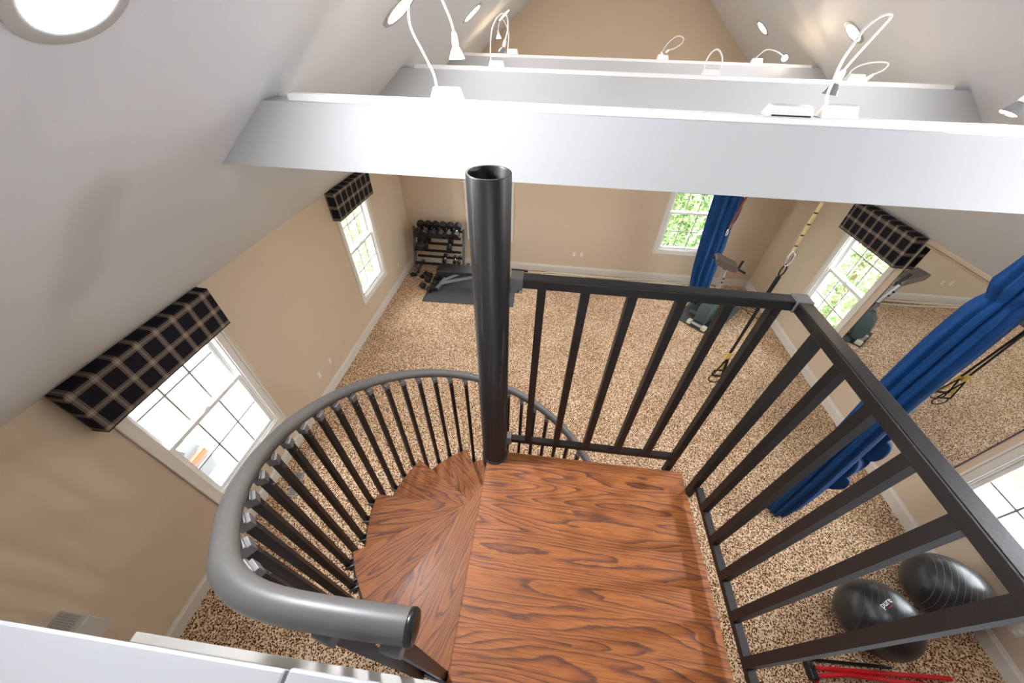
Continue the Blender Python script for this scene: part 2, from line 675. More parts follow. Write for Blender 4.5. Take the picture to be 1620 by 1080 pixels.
# ------------------------------------------------------------------ windows
def make_window(k, wall, u0, u1, v0, v1, label):
    if wall == 'left':
        T = lambda u, v, w: (XL - w, u, v)
        loc = (XL, (u0 + u1) / 2, v0)
    elif wall == 'right':
        T = lambda u, v, w: (XR + w, u, v)
        loc = (XR, (u0 + u1) / 2, v0)
    else:
        T = lambda u, v, w: (u, YB + w, v)
        loc = ((u0 + u1) / 2, YB, v0)
    r = thing('window_%d' % k, loc, label, None, None, 'structure')
    a, b, c, d = u0 + CW, u1 - CW, v0 + CW, v1 - CW
    m = MB(T)     # picture-frame casing with an inner bead
    for (p0, p1, q0, q1) in ((u0, a, v0, v1), (b, u1, v0, v1), (a, b, v0, c), (a, b, d, v1)):
        m.box(p0, p1, q0, q1, -0.018, 0.0)
    for (p0, p1, q0, q1) in ((u0, u0 + .022, v0, v1), (u1 - .022, u1, v0, v1), (u0 + .022, u1 - .022, v0, v0 + .022), (u0 + .022, u1 - .022, v1 - .022, v1)):
        m.box(p0, p1, q0, q1, -0.028, -0.018)
    m.build('casing', 'white_trim_paint', r, bevel=0.003, merge=False)
    m = MB(T)     # jamb liner
    j = 0.012
    m.box(a, a + j, c, d, 0, 0.15); m.box(b - j, b, c, d, 0, 0.15)
    m.box(a + j, b - j, c, c + j, 0, 0.15); m.box(a + j, b - j, d - j, d, 0, 0.15)
    m.box(a + j, a + j + .012, c + j, d - j, 0.058, 0.066); m.box(b - j - .012, b - j, c + j, d - j, 0.058, 0.066)
    m.build('jamb', 'white_vinyl', r, merge=False)
    a, b, c, d = a + j, b - j, c + j, d - j
    mid = (c + d) / 2

    def sash(name, z0, z1, w, meet_low):
        fw_ = 0.042
        m = MB(T)
        m.box(a, a + fw_, z0, z1, w, w + .03); m.box(b - fw_, b, z0, z1, w, w + .03)
        m.box(a + fw_, b - fw_, z0, z0 + fw_, w, w + .03); m.box(a + fw_, b - fw_, z1 - fw_, z1, w, w + .03)
        o = m.build(name, 'white_vinyl', r, bevel=0.003, merge=False)
        g0, g1, h0, h1 = a + fw_, b - fw_, z0 + fw_, z1 - fw_
        m = MB(T)
        for i in (1, 2):
            x = g0 + (g1 - g0) * i / 3
            m.box(x - .008, x + .008, h0, h1, w + .008, w + .022)
        z = (h0 + h1) / 2
        for i in range(3):
            xa = g0 + (g1 - g0) * i / 3 + (.008 if i else 0)
            xb = g0 + (g1 - g0) * (i + 1) / 3 - (.008 if i < 2 else 0)
            m.box(xa, xb, z - .008, z + .008, w + .008, w + .022)
        m.build('muntins', 'grille_grey', o, merge=False)
        m = MB(T).box(g0, g1, h0, h1, w + .0135, w + .0165)
        m.build('glass', 'window_glass', o)
        return o
    lo = sash('lower_sash', c, mid + .021, 0.020, False)
    sash('upper_sash', mid - .021, d, 0.070, True)
    m = MB(T)
    u = (a + b) / 2
    m.box(u - .03, u + .03, mid + .021, mid + .031, 0.024, 0.046)
    m.box(u - .008, u + .030, mid + .031, mid + .041, 0.020, 0.034)
    m.build('sash_lock', 'white_plastic', lo, bevel=0.002, merge=False)
    return r


WL = {1: 'white double hung window in the left wall beside the staircase', 2: 'white double hung window in the left wall near the dumbbell rack',
      3: 'white double hung window in the far wall behind the black pole', 4: 'white double hung window in the far wall beside the blue silk',
      5: 'white double hung window in the right wall beside the mirror', 6: 'white double hung window in the right wall above the exercise balls'}
for k, w in WIN.items():
    make_window(k, *w, WL[k])


# ------------------------------------------------------------------ plaid valances
def valance(wall, y0, y1, z0, zt, label, cord_y=None, cord_pts=None):
    D = 0.125
    X = XL if wall == 'left' else XR
    s = 1 if wall == 'left' else -1
    T = lambda w, y, z: (X + s * w, y, z)
    r = thing('window_valance', (X, (y0 + y1) / 2, z0), label, 'valance', 'plaid window valances')
    m = MB(T)
    # front, top, two returns; cloth laid over a board, pattern follows the cloth
    h = zt - z0
    m.add([(D, y0, z0), (D, y1, z0), (D, y1, zt), (D, y0, zt)], [(0, 1, 2, 3)], [[(D, 0), (D + y1 - y0, 0), (D + y1 - y0, h), (D, h)]])
    m.add([(D, y0, zt), (D, y1, zt), (0.004, y1, zt + .006), (0.004, y0, zt + .006)], [(0, 1, 2, 3)], [[(D, h), (D + y1 - y0, h), (D + y1 - y0, h + D), (D, h + D)]])
    m.add([(0.004, y0, z0), (D, y0, z0), (D, y0, zt), (0.004, y0, zt + .006)], [(0, 1, 2, 3)], [[(0, 0), (D, 0), (D, h), (0, h)]])
    e = D + y1 - y0
    m.add([(D, y1, z0), (0.004, y1, z0), (0.004, y1, zt + .006), (D, y1, zt)], [(0, 1, 2, 3)], [[(e, 0), (e + D, 0), (e + D, h), (e, h)]])
    o = m.build('cover', 'plaid_fabric', r)
    so = o.modifiers.new('thick', 'SOLIDIFY'); so.thickness = 0.012; so.offset = -1
    m = MB(T)      # hem piping
    m.tube([(0.006, y0, z0), (D, y0, z0), (D, y1, z0), (0.006, y1, z0)], 0.005, 6)
    m.build('hem', 'black_webbing', r)
    if cord_pts:
        MB().tube(cord_pts, 0.003, 6).build('cord', 'cord_white', r, smooth=True)
    return r


valance('left', 1.00, 2.19, 2.05, 2.43, 'plaid valance over the window beside the spiral staircase', cord_pts=[(-2.965, 2.185, 2.10), (-2.965, 2.182, 1.8), (-2.967, 2.18, 1.30), (-2.967, 2.172, 1.11), (-2.967, 2.165, 1.30), (-2.965, 2.165, 2.10)])
valance('left', 4.40, 5.50, 2.06, 2.42, 'plaid valance over the window nearest the dumbbell rack', cord_pts=[(-2.965, 5.56 - .09, 2.1), (-2.965, 5.535, 1.6), (-2.967, 5.56, 1.20), (-2.967, 5.54, 1.10), (-2.967, 5.50, 1.14), (-2.967, 5.50, 1.5), (-2.965, 5.46, 2.1)])
valance('right', 4.30, 5.47, 2.03, 2.42, 'plaid valance over the window at the mirror edge')

# ------------------------------------------------------------------ mirror
mr = thing('wall_mirror', (XR, 3.26, 0.57), 'large frameless mirror on the right wall reflecting the gym', 'mirror')
MB().box(XR - 0.008, XR - 0.001, 2.27, 4.265, 0.57, 2.35).build('glass', 'mirror_silver', mr)
m = MB()
m.box(XR - 0.02, XR - 0.001, 2.25, 4.285, 2.35, 2.375)
m.build('top_rail', 'wood_edge', mr)
m = MB()
m.box(XR - 0.012, XR - 0.001, 2.262, 2.27, 0.57, 2.35); m.box(XR - 0.012, XR - 0.001, 4.265, 4.273, 0.57, 2.35); m.box(XR - 0.012, XR - 0.001, 2.262, 4.273, 0.562, 0.57)
m.build('edge_channel', 'rack_grey', mr, merge=False)

# ------------------------------------------------------------------ ceiling beams with light track
BEAMS = [(1.405, 3.73, 3.960, 'nearest of the three white boxed ceiling beams, in front of the pole'),
         (2.95, 3.70, 3.925, 'second white ceiling beam, behind the nearest one'),
         (4.75, 3.66, 3.885, 'farthest white ceiling beam, before the gable wall')]
for i, (y, z0, z1, lab) in enumerate(BEAMS):
    xl = lambda z: XL + (z - EZ) / SL
    xr = lambda z: XR - (z - EZ) / SL
    r = thing('ceiling_beam', (XM, y, z0), lab, 'ceiling beam', 'white ceiling beams', 'structure')
    m = MB().prism([(xl(z0), z0), (xr(z0), z0), (xr(z1), z1), (xl(z1), z1)], 'xz', y, y + 0.105)
    m.build('box', 'white_beam_paint', r)
    m = MB()
    m.box(xl(z1) + .09, xr(z1) - .09, y + .022, y + .062, z1, z1 + .016)
    m.box(xl(z1) + .09, xr(z1) - .09, y + .027, y + .033, z1 + .016, z1 + .021)
    m.box(xl(z1) + .09, xr(z1) - .09, y + .051, y + .057, z1 + .016, z1 + .021)
    m.build('light_track', 'white_plastic', r, merge=False)


# ------------------------------------------------------------------ gooseneck halogen lamps on the beams
def trap_box(m, cx, cy, z, wx, wy, h, tap=0.012):
    a, b = wx / 2, wy / 2
    m.add([(cx - a, cy - b, z), (cx + a, cy - b, z), (cx + a, cy + b, z), (cx - a, cy + b, z),
           (cx - a + tap, cy - b + tap, z + h), (cx + a - tap, cy - b + tap, z + h), (cx + a - tap, cy + b - tap, z + h), (cx - a + tap, cy + b - tap, z + h)],
          [(3, 2, 1, 0), (4, 5, 6, 7), (0, 1, 5, 4), (1, 2, 6, 5), (2, 3, 7, 6), (3, 0, 4, 7)])


def lamp(bi, bx, path, aim, label, lit=0.0, size=1.0, box=(0.115, 0.05, 0.036), glow=False):
    y, z1 = BEAMS[bi][0], BEAMS[bi][2]
    cy = y + .042
    zt = z1 + .021
    r = thing('gooseneck_lamp', (bx, cy, zt), label, 'lamp', 'gooseneck lamps on the beams')
    m = MB(); trap_box(m, bx, cy, zt, box[0], box[1], box[2])
    m.build('transformer_box', 'white_plastic', r, bevel=0.003)
    pts = catmull(path, 6)
    MB().tube(pts, 0.0042 * size, 8).build('gooseneck', 'white_plastic', r, smooth='all')
    e = Vector(path[-1])
    d = Vector(aim).normalized()
    m = MB().lathe([(0.0045, -0.004), (0.0085, 0.0), (0.0105, 0.012), (0.0115, 0.030), (0.010, 0.034), (0.0, 0.034)], e, d, 14)
    m.build('socket', 'white_plastic', r, smooth=True)
    m = MB().lathe([(0.008, 0.034), (0.0125, 0.040), (0.0185, 0.050), (0.0235, 0.062), (0.025, 0.066), (0.0235, 0.066), (0.0175, 0.052), (0.008, 0.042)], e, d, 20)
    rf = m.build('reflector', 'reflector_lit' if glow else 'chrome', r, smooth=True)
    m = MB().lathe([(0.0, 0.0625), (0.0225, 0.0635), (0.0225, 0.0605), (0.0, 0.0595)], e, d, 18)
    m.build('bulb', 'bulb_lit' if lit else 'bulb_off', rf)
    if lit:
        L = bpy.data.lights.new('halogen_light', 'SPOT')
        L.energy = SPOT * lit
        L.color = (1.0, 0.80, 0.58)
        L.spot_size = rad(95)
        L.spot_blend = 0.7
        L.shadow_soft_size = 0.02
        o = bpy.data.objects.new('halogen_light', L)
        COL.objects.link(o)
        o.parent = rf
        o.location = e + d * 0.072 - ORG[r]
        o.rotation_euler = d.to_track_quat('-Z', 'Y').to_euler()
    return r


lamp(0, -.395, [(-.429, 1.447, 4.015), (-.438, 1.45, 4.055), (-.467, 1.45, 4.112), (-.495, 1.45, 4.166), (-.494, 1.45, 4.217), (-.47, 1.45, 4.252), (-.433, 1.45, 4.272), (-.4, 1.45, 4.262), (-.381, 1.45, 4.226), (-.363, 1.45, 4.188), (-.355, 1.45, 4.160)], (0.06, 0, -1),
     'lit gooseneck lamp bent in a tall arch on the nearest beam, left of the pole', 0.3, glow=True)
lamp(0, .90, [(.855, 1.447, 4.01), (.842, 1.45, 4.04), (.838, 1.45, 4.075), (.84, 1.46, 4.121), (.859, 1.48, 4.165), (.885, 1.51, 4.198), (.93, 1.54, 4.225), (.982, 1.58, 4.225), (.978, 1.60, 4.182), (.955, 1.60, 4.13), (.940, 1.60, 4.09)], (-.09, -.02, -1),
     'gooseneck lamp seen edge on, on the nearest beam beside the bare box', 0.8)
lamp(0, 1.54, [(1.585, 1.447, 4.01), (1.57, 1.45, 4.07), (1.53, 1.45, 4.13), (1.47, 1.45, 4.14), (1.432, 1.45, 4.105), (1.412, 1.45, 4.073)], (-.38, -.05, -1),
     'gooseneck lamp with a silver reflector at the right end of the nearest beam', 0.6)
lamp(1, -.45, [(-.49, 2.99, 3.96), (-.493, 3.0, 4.064), (-.479, 3.0, 4.142), (-.445, 3.0, 4.197), (-.404, 3.0, 4.215), (-.38, 3.0, 4.189), (-.379, 3.0, 4.129), (-.395, 3.0, 4.085)], (-.3, 0, -1),
     'gooseneck lamp in a narrow loop at the left end of the second beam', 0, 1.1)
lamp(1, .965, [(.916, 2.99, 3.96), (.914, 3.0, 4.013), (.928, 3.0, 4.058), (.959, 3.0, 4.077), (.999, 3.0, 4.047), (1.029, 3.03, 3.994), (1.034, 3.06, 3.955)], (.1, .1, -1),
     'gooseneck lamp arched like a hook in the middle of the second beam', 0, 1.1)
lamp(1, 1.85, [(1.808, 2.99, 3.95), (1.809, 3.0, 3.996), (1.855, 3.0, 4.029), (1.937, 3.0, 4.043), (2.011, 3.02, 4.036), (2.032, 3.06, 4.003), (1.998, 3.08, 3.975)], (-.5, .1, -.6),
     'gooseneck lamp bent low in a wide loop toward the right end of the second beam', 1.6, 1.0, glow=True)
lamp(2, -.55, [(-.605, 4.79, 3.92), (-.593, 4.8, 4.062), (-.627, 4.8, 4.144), (-.666, 4.8, 4.182), (-.699, 4.8, 4.143), (-.706, 4.8, 4.095)], (.1, 0, -1),
     'lit gooseneck lamp hanging in a hook at the left end of the farthest beam', 1.2, 1.0, (.12, .05, .045), True)
lamp(2, 1.015, [(1.0, 4.79, 3.91), (1.008, 4.8, 3.989), (1.05, 4.8, 4.054), (1.112, 4.8, 4.094), (1.172, 4.8, 4.081), (1.172, 4.8, 4.042), (1.117, 4.8, 4.002), (1.06, 4.8, 3.985)], (-1, -.05, -.75),
     'gooseneck lamp curled in a teardrop loop in the middle of the farthest beam', 1.6, 1.0, (.12, .05, .04))
lamp(2, 1.95, [(1.91, 4.79, 3.91), (1.951, 4.8, 3.965), (2.002, 4.8, 4.011), (2.082, 4.8, 4.008), (2.150, 4.79, 3.985), (2.19, 4.77, 3.96)], (-.35, -1, -.05),
     'glaring lit gooseneck lamp toward the right end of the farthest beam', 1.5, 1.0, (.12, .05, .04), True)
bx = thing('transformer_box', (.745, 1.447, 3.981), 'empty white transformer box without a lamp on the nearest beam', 'electrical box')
m = MB(); trap_box(m, .745, 1.44, 3.981, .145, .055, .03, .010)
m.build('case', 'white_plastic', bx, bevel=0.003)
MB().box(.685, .805, 1.411, 1.414, 3.983, 3.987).build('terminal_slot', 'black_plastic', bx)

# ------------------------------------------------------------------ recessed downlights in the slopes
DL = [(-1, .665, 'recessed downlight in the left slope, the nearest and largest in view'), (-1, 2.09, 'recessed downlight in the left slope behind the arched gooseneck'),
      (-1, 3.72, 'recessed downlight in the left slope seen as a thin sliver above the second beam'), (-1, 5.6, 'recessed downlight in the left slope nearest the gable wall'),
      (1, .665, 'recessed downlight in the right slope above the landing railing'), (1, 2.09, 'recessed downlight in the right slope above the near end of the mirror'),
      (1, 3.91, 'recessed downlight in the right slope above the edge-on gooseneck'), (1, 5.65, 'recessed downlight in the right slope nearest the gable wall')]
for s, y, lab in DL:
    x = -.755 if s < 0 else 2.225
    z = zs(x)
    nrm = Vector((SL, 0, -1)).normalized() if s < 0 else Vector((-SL, 0, -1)).normalized()
    r = thing('recessed_downlight', (x, y, z), lab, 'ceiling light', 'recessed downlights in the slopes')
    m = MB().lathe([(0.100, 0.0), (0.100, 0.004), (0.097, 0.006), (0.076, 0.006), (0.074, 0.0055), (0.074, 0.0)], (x, y, z), nrm, 40)
    m.f = m.f[:-2]
    m.build('trim_ring', 'grey_bracket_paint', r, smooth=True)
    m = MB().lathe([(0.0, 0.0045), (0.0735, 0.0045), (0.0735, 0.0005), (0.0, 0.0005)], (x, y, z), nrm, 32)
    m.build('lens', 'downlight_lens_dim' if y > 5 else 'downlight_lens' if y < 1 else 'downlight_lens_mid', r)

# ------------------------------------------------------------------ spiral staircase
PX, PY = -.14, .80
LZ, RISE = 2.75, 0.236
stair = thing('spiral_staircase', (PX, PY, 0), 'black steel spiral staircase with oak treads, square landing and grey handrail', 'staircase')
m = MB().lathe([(0.0515, 0.0), (0.0515, 3.948), (0.0505, 3.95), (0.0465, 3.95), (0.0455, 3.948), (0.0455, 2.6), (0.0, 2.6)], (PX, PY, 0), n=40)
m.build('center_pole', 'black_pole_steel', stair, smooth=True)
m = MB().box(-.172, .69, .02, .815, LZ - .032, LZ)
m.build('landing', 'oak_landing', stair, bevel=0.006)
m = MB()
m.box(-.168, .686, .03, .811, LZ - .075, LZ - .032)
m.lathe([(.0525, LZ - .075), (.058, LZ - .07), (.058, LZ + .004), (.0525, LZ + .008)], (PX, PY, 0), n=32)
m.build('landing_plate', 'black_metal_plate', stair, merge=False)
RT = .742
NT_ = 11
tm = trim_me = None
for k in range(1, NT_ + 1):
    nose = 238.6 - 30 * (k - 1)
    z = LZ - RISE * k
    a0, a1 = rad(-16.6), rad(16.6)

    def wedge(z0, z1, R, inn=.05, grow=0.0):
        m = MB()
        n = 10
        arc = [(R * math.cos(a0 - grow + (a1 - a0 + 2 * grow) * i / n), R * math.sin(a0 - grow + (a1 - a0 + 2 * grow) * i / n)) for i in range(n + 1)]
        inner = [(inn, .045), (inn, -.045)]
        m.prism(arc + inner, 'xy', z0, z1)
        return m
    if tm is None:
        o = wedge(0 - .028, 0, RT).build('tread', 'oak_tread', bevel=0.004)
        p = wedge(-.085, -.0285, RT + .013, .04, rad(.3)).build('tread_pan', 'black_metal_plate')
        q = MB().lathe([(.0525, -.20), (.0545, -.20), (.0545, -.002), (.0525, -.002)], n=24).build('sleeve', 'black_metal_plate', smooth=True)
        tm, pm, qm = o.data, p.data, q.data
    else:
        o = bpy.data.objects.new('tread', tm); COL.objects.link(o)
        bvl = o.modifiers.new('edge', 'BEVEL'); bvl.width = .004; bvl.segments = 2; bvl.limit_method = 'ANGLE'
        p = bpy.data.objects.new('tread_pan', pm); COL.objects.link(p)
        q = bpy.data.objects.new('sleeve', qm); COL.objects.link(q)
    o.parent = stair
    o.location = (0, 0, z)
    o.rotation_euler = (0, 0, rad(nose + 16.0))
    p.parent = o; q.parent = o


def helix(th):
    return 2.95 + .0080 * (th - 180)


RH = .785
# handrail: helix that flattens and runs out straight at the top
pts = []
for th in range(-86, 236, 4):
    a = rad(th)
    pts.append((PX + RH * math.cos(a), PY + RH * math.sin(a), helix(th)))
for p in ((-.545, .125, 3.425), (-.475, .095, 3.447), (-.40, .082, 3.458), (-.32, .079, 3.462), (-.24, .079, 3.463), (-.165, .08, 3.464)):
    pts.append(p)
pts = catmull(pts, 2)
hr = MB().tube(pts, .0265, 18).build('handrail', 'grey_handrail_vinyl', stair, smooth=True)
m = MB().lathe([(.0262, 0), (.0275, .002), (.0275, .008), (.024, .013), (.012, .016), (0, .0165)], (-.165, .08, 3.464), (1, .01, 0), 24)
m.build('end_cap', 'black_plastic', hr, smooth=True)


def baluster(th, ztop, zbot, R=.767, pos=None):
    a = rad(th)
    c = Vector((PX + R * math.cos(a), PY + R * math.sin(a), 0)) if pos is None else Vector((pos[0], pos[1], 0))
    u = Vector((math.cos(a), math.sin(a), 0)); v = Vector((-math.sin(a), math.cos(a), 0))
    w = .0115
    T = lambda x, y, z: tuple(c + u * x + v * y + Vector((0, 0, z)))
    b = MB(T).box(-w, w, -w, w, zbot, ztop).build('baluster', 'black_metal', stair)
    m = MB(T)
    m.box(-w - .003, w + .006, -w - .003, w + .003, ztop - .02, ztop + .012)
    m.box(-w * .6, w * .9 + .006, -w * 1.6, w * 1.6, ztop + .012, ztop + .024)
    m.build('rail_saddle', 'grey_bracket', b, bevel=.002, merge=False)
    MB(T).lathe([(.004, 0), (.004, .002), (0, .003)], (-w, 0, ztop - .055), (-1, 0, 0), 8).build('screw', 'chrome', b)
    return b, T


th = 233.5
i = 0
while th > -70:
    kk = math.floor((238.6 - th) / 30) + 2          # tread this baluster stands at
    zt = LZ - RISE * kk
    b, T = baluster(th, helix(th) - .043, zt - .085)
    if zt > 0.2:
        m = MB(T)
        w = .0115
        m.box(-.03, -w, -.019, -.013, zt - .03, zt - .008); m.box(-.03, -w, .013, .019, zt - .03, zt - .008)
        m.box(-w, w + .006, -.019, -.0125, zt - .03, zt - .008); m.box(-w, w + .006, .0125, .019, zt - .03, zt - .008)
        m.build('tread_bracket', 'grey_bracket', b, merge=False)
    th -= 7.45
# balusters under the straight top end of the handrail
for th, p, zt, zb_ in ((241, (-.512, .132), 3.398, 2.43), (249, (-.415, .084), 3.415, 2.43), (257, (-.305, .062), 3.421, 2.43), (266, (-.188, .060), 3.424, LZ - .22)):
    baluster(th, zt, zb_, pos=p)

# ------------------------------------------------------------------ guard railing round the landing
gr = thing('guard_railing', (.69, .845, LZ), 'black square bar guard railing round two sides of the oak landing', 'railing')
GX, GY = .695, .845
ZT, ZB = 3.665, 2.815
MB().box(PX + .055, GX - .022, GY - .019, GY + .019, ZT - .03, ZT).build('top_rail', 'black_metal', gr, bevel=.003)
MB().box(GX - .019, GX + .019, .02, GY - .022, ZT - .03, ZT).build('top_rail', 'black_metal', gr, bevel=.003)
MB().box(GX - .022, GX + .022, GY - .022, GY + .022, ZT - .034, ZT + .003).build('corner_joint', 'grey_bracket', gr, bevel=.003)
MB().box(PX + .055, .645, GY - .0125, GY + .0125, ZB - .0125, ZB + .0125).build('bottom_rail', 'black_metal', gr)
MB().box(GX + .002, GX + .027, .02, .712, ZB - .0125, ZB + .0125).build('bottom_rail', 'black_metal', gr)
w = .0125
for x in (.0, .125, .257, .392, .518):
    MB().box(x - w, x + w, GY - w, GY + w, ZB + .012, ZT - .03).build('baluster', 'black_metal', gr)
MB().box(.638 - w, .638 + w, GY - w - .004, GY + w - .004, LZ - .06, ZT - .03).build('post', 'black_metal', gr)
MB().box(GX - w, GX + w, .725 - w, .725 + w, LZ - .02, ZT - .03).build('post', 'black_metal', gr)
for y in (.628, .513, .402, .293, .185, .075):
    MB().box(GX - w + .008, GX + w + .008, y - w, y + w, ZB + .012, ZT - .03).build('baluster', 'black_metal', gr)
m = MB(); m.box(PX + .05, PX + .085, GY - .023, GY + .023, ZT - .045, ZT + .003)
m.build('pole_bracket', 'grey_bracket', gr, bevel=.002)
m = MB(); m.box(PX + .045, PX + .068, GY - .018, GY + .018, ZB - .025, ZB + .025)
m.build('pole_bracket', 'grey_bracket', gr, bevel=.002)
for z in (ZT - .055,):
    MB().lathe([(.006, 0), (.006, .005), (.003, .008), (0, .008)], (PX + .078, GY - .024, z + .02), (0, -1, 0), 10).build('bolt', 'chrome', gr)

# ------------------------------------------------------------------ loft edge
m = MB().box(-1.17, 4.41, -3.4, .018, 2.48, 2.75)
struct(m.build('floor', 'grey_white_ceiling_paint'), 'loft floor slab behind the landing')
m = MB()
m.box(-1.17, -.19, .018, .043, 2.60, 2.757)
struct(m.build('trim_1', 'white_trim_paint', bevel=.003), 'grey white loft floor edge board')
m = MB()
m.box(-3.0, -.262, -.14, .007, 3.55, 3.62)
m.box(-3.0, -.262, -.13, -.006, 3.52, 3.55)
struct(m.build('trim_2', 'cap_paint', bevel=.004, merge=False), 'white cap board of the loft half wall')
m = MB(); m.box(-2.99, -.275, -.12, -.016, 2.40, 3.52)
struct(m.build('wall_loft', 'white_beam_paint'), 'white half wall at the loft edge')
m = MB(); m.box(-.255, -.115, -.13, .009, 3.59, 3.63); m.box(-.245, -.125, -.12, -.001, 2.75, 3.59)
struct(m.build('trim_3', 'cap_paint', bevel=.004, merge=False), 'white square newel post ending the loft half wall')


# ------------------------------------------------------------------ aerial silks
def silk(name, loc, label, path, radii, folds, seed, frill=None, closed=True):
    rnd = random.Random(seed)
    r = thing(name, loc, label, 'aerial silk', 'blue aerial silks')
    P = catmull(path, 10)
    RR = []
    n = len(P)
    for i in range(n):
        f = i / (n - 1) * (len(radii) - 1)
        j = min(int(f), len(radii) - 2)
        RR.append(radii[j] + (radii[j + 1] - radii[j]) * (f - j))
    K = 64
    ph = [rnd.uniform(0, 6.28) for _ in range(4)]
    vs = []
    for i, p in enumerate(P):
        t = i / (n - 1)
        for k in range(K):
            a = 2 * PI * k / K
            q = 1 + .24 * math.sin(folds * a + ph[0] + 1.3 * math.sin(3 * t + ph[3])) + .10 * math.sin((folds * 2 + 1) * a + ph[1] + 2.5 * t) + .08 * math.sin(23 * a + 3 * t)
            rr = RR[i] * q
            vs.append((p.x + rr * math.cos(a), p.y + rr * math.sin(a) * .8, p.z + .01 * math.sin(5 * a + ph[2])))
    fs = [(i * K + k, i * K + (k + 1) % K, (i + 1) * K + (k + 1) % K, (i + 1) * K + k) for i in range(n - 1) for k in range(K)]
    fs += [tuple(range(K - 1, -1, -1)), tuple((n - 1) * K + k for k in range(K))]
    MB().add(vs, fs).build('drape', 'blue_silk', r, smooth='all')
    if frill:
        # loose ruffled selvedge hanging beside the drape
        fp = catmull(frill[0], 12)
        vs, fs = [], []
        W = 10
        for i, p in enumerate(fp):
            t = i / (len(fp) - 1)
            wd = frill[1] * (0.65 + .35 * abs(math.sin(frill[2] * PI * t))) * min(1, 8 * t + .15, 8 * (1 - t) + .15)
            for k in range(W + 1):
                s = k / W
                off = Vector((wd * s, -.02 * math.sin(6.0 * s + 14 * t) - .25 * wd * s, -.03 * s * math.sin(frill[2] * 2 * PI * t)))
                q = p + off
                vs.append(tuple(q))
        for i in range(len(fp) - 1):
            for k in range(W):
                a = i * (W + 1) + k
                fs.append((a, a + 1, a + W + 2, a + W + 1))
        o = MB().add(vs, fs).build('ruffle', 'blue_silk', r, smooth='all')
        so = o.modifiers.new('thick', 'SOLIDIFY'); so.thickness = .012
    return r


s2 = silk('aerial_silk', (2.97, 2.0, 0), 'blue aerial silk hanging by the mirror with a knot near its top',
          [(2.985, 1.99, .03), (2.965, 2.0, .25), (2.93, 2.0, .7), (2.89, 2.0, 1.1), (2.835, 2.0, 1.6), (2.775, 2.0, 2.15), (2.752, 2.0, 2.6), (2.745, 2.0, 2.92), (2.75, 2.0, 3.03), (2.75, 2.0, 3.12), (2.73, 2.0, 3.35), (2.70, 2.0, 3.70)],
          [.085, .12, .125, .12, .115, .115, .115, .105, .085, .115, .09, .04], 9, 3,
          frill=([(3.03, 1.97, .72), (3.02, 1.97, .95), (3.0, 1.97, 1.2), (2.98, 1.97, 1.45), (2.95, 1.97, 1.7), (2.91, 1.97, 1.95)], .15, 4))
m = MB().tube([(2.70, 2.0, 3.66), (2.70, 2.0, 3.80)], .012, 10)
m.build('swivel', 'chrome', s2)
s1 = silk('aerial_silk', (3.0, 6.05, 0), 'blue aerial silk hanging beside the far window and the elliptical trainer',
          [(3.05, 6.05, .10), (3.02, 6.05, .4), (2.965, 6.05, .85), (2.915, 6.05, 1.4), (2.87, 6.05, 1.9), (2.84, 6.05, 2.3), (2.80, 6.05, 2.9), (2.77, 6.05, 3.4), (2.75, 6.05, 3.72)],
          [.10, .14, .155, .165, .17, .17, .13, .08, .03], 9, 11,
          frill=([(3.02, 6.0, 1.12), (3.0, 6.0, 1.4), (2.99, 6.0, 1.75), (2.97, 6.0, 2.1), (2.93, 6.0, 2.5), (2.88, 6.0, 2.9)], .10, 3))
m = MB()
cpts = catmull([(2.93, 5.84, 3.2), (3.0, 5.84, 2.4), (2.99, 5.84, 2.1), (2.965, 5.84, 1.75)], 14)
for i, p in enumerate(cpts):
    ax = Vector((1, 0, 0)) if i % 2 else Vector((0, 1, 0))
    ring = [p + ax * (.017 * math.cos(a)) + Vector((0, 0, .034 * math.sin(a))) for a in [2 * PI * k / 10 for k in range(11)]]
    m.tube(ring, .005, 5, caps=False)
m.build('chain', 'rust_chain', s1, smooth='all', merge=False)
m = MB().tube([(2.965, 5.84, 1.75), (2.945, 5.83, 1.68), (2.95, 5.83, 1.60), (2.975, 5.83, 1.62), (2.97, 5.84, 1.72)], .008, 8)
m.build('carabiner', 'chrome', s1, smooth='all')
MB().tube([(2.75, 6.05, 3.68), (2.75, 6.05, 3.76)], .012, 10).build('swivel', 'chrome', s1)

# ------------------------------------------------------------------ suspension trainer on a daisy chain
tr = thing('suspension_trainer', (2.83, 3.95, 0), 'black and yellow suspension strap hanging on a cream daisy chain', 'exercise strap')
dz = [(2.775, 3.95, 3.70), (2.785, 3.95, 3.2), (2.79, 3.95, 2.87), (2.79, 3.95, 2.58), (2.802, 3.95, 2.30)]
m = MB()
P = catmull(dz, 10)
for i in range(len(P) - 1):
    m.bar(P[i], P[i + 1], .032, .008 + .006 * (i % 2), (0, 1, 0))
m.build('daisy_chain', 'daisy_chain_webbing', tr, merge=False)
m = MB().tube(catmull([(2.80, 3.95, 2.32), (2.84, 3.95, 2.27), (2.84, 3.95, 2.17), (2.81, 3.95, 2.13), (2.785, 3.95, 2.18), (2.79, 3.95, 2.28), (2.80, 3.95, 2.32)], 5), .010, 8)
m.build('carabiner', 'chrome', tr, smooth='all')
m = MB()
m.tube(catmull([(2.812, 3.95, 2.15), (2.845, 3.95, 2.10), (2.845, 3.95, 2.03), (2.82, 3.95, 1.97)], 5), .009, 6)
m.tube(catmull([(2.812, 3.95, 2.15), (2.795, 3.95, 2.09), (2.80, 3.95, 2.02), (2.82, 3.95, 1.97)], 5), .009, 6)
m.build('anchor_loop', 'black_webbing', tr, smooth='all', merge=False)
m = MB().bar((2.82, 3.95, 1.98), (2.813, 3.95, 1.55), .05, .012, (0, 1, 0))
m.build('main_strap', 'black_webbing', tr)
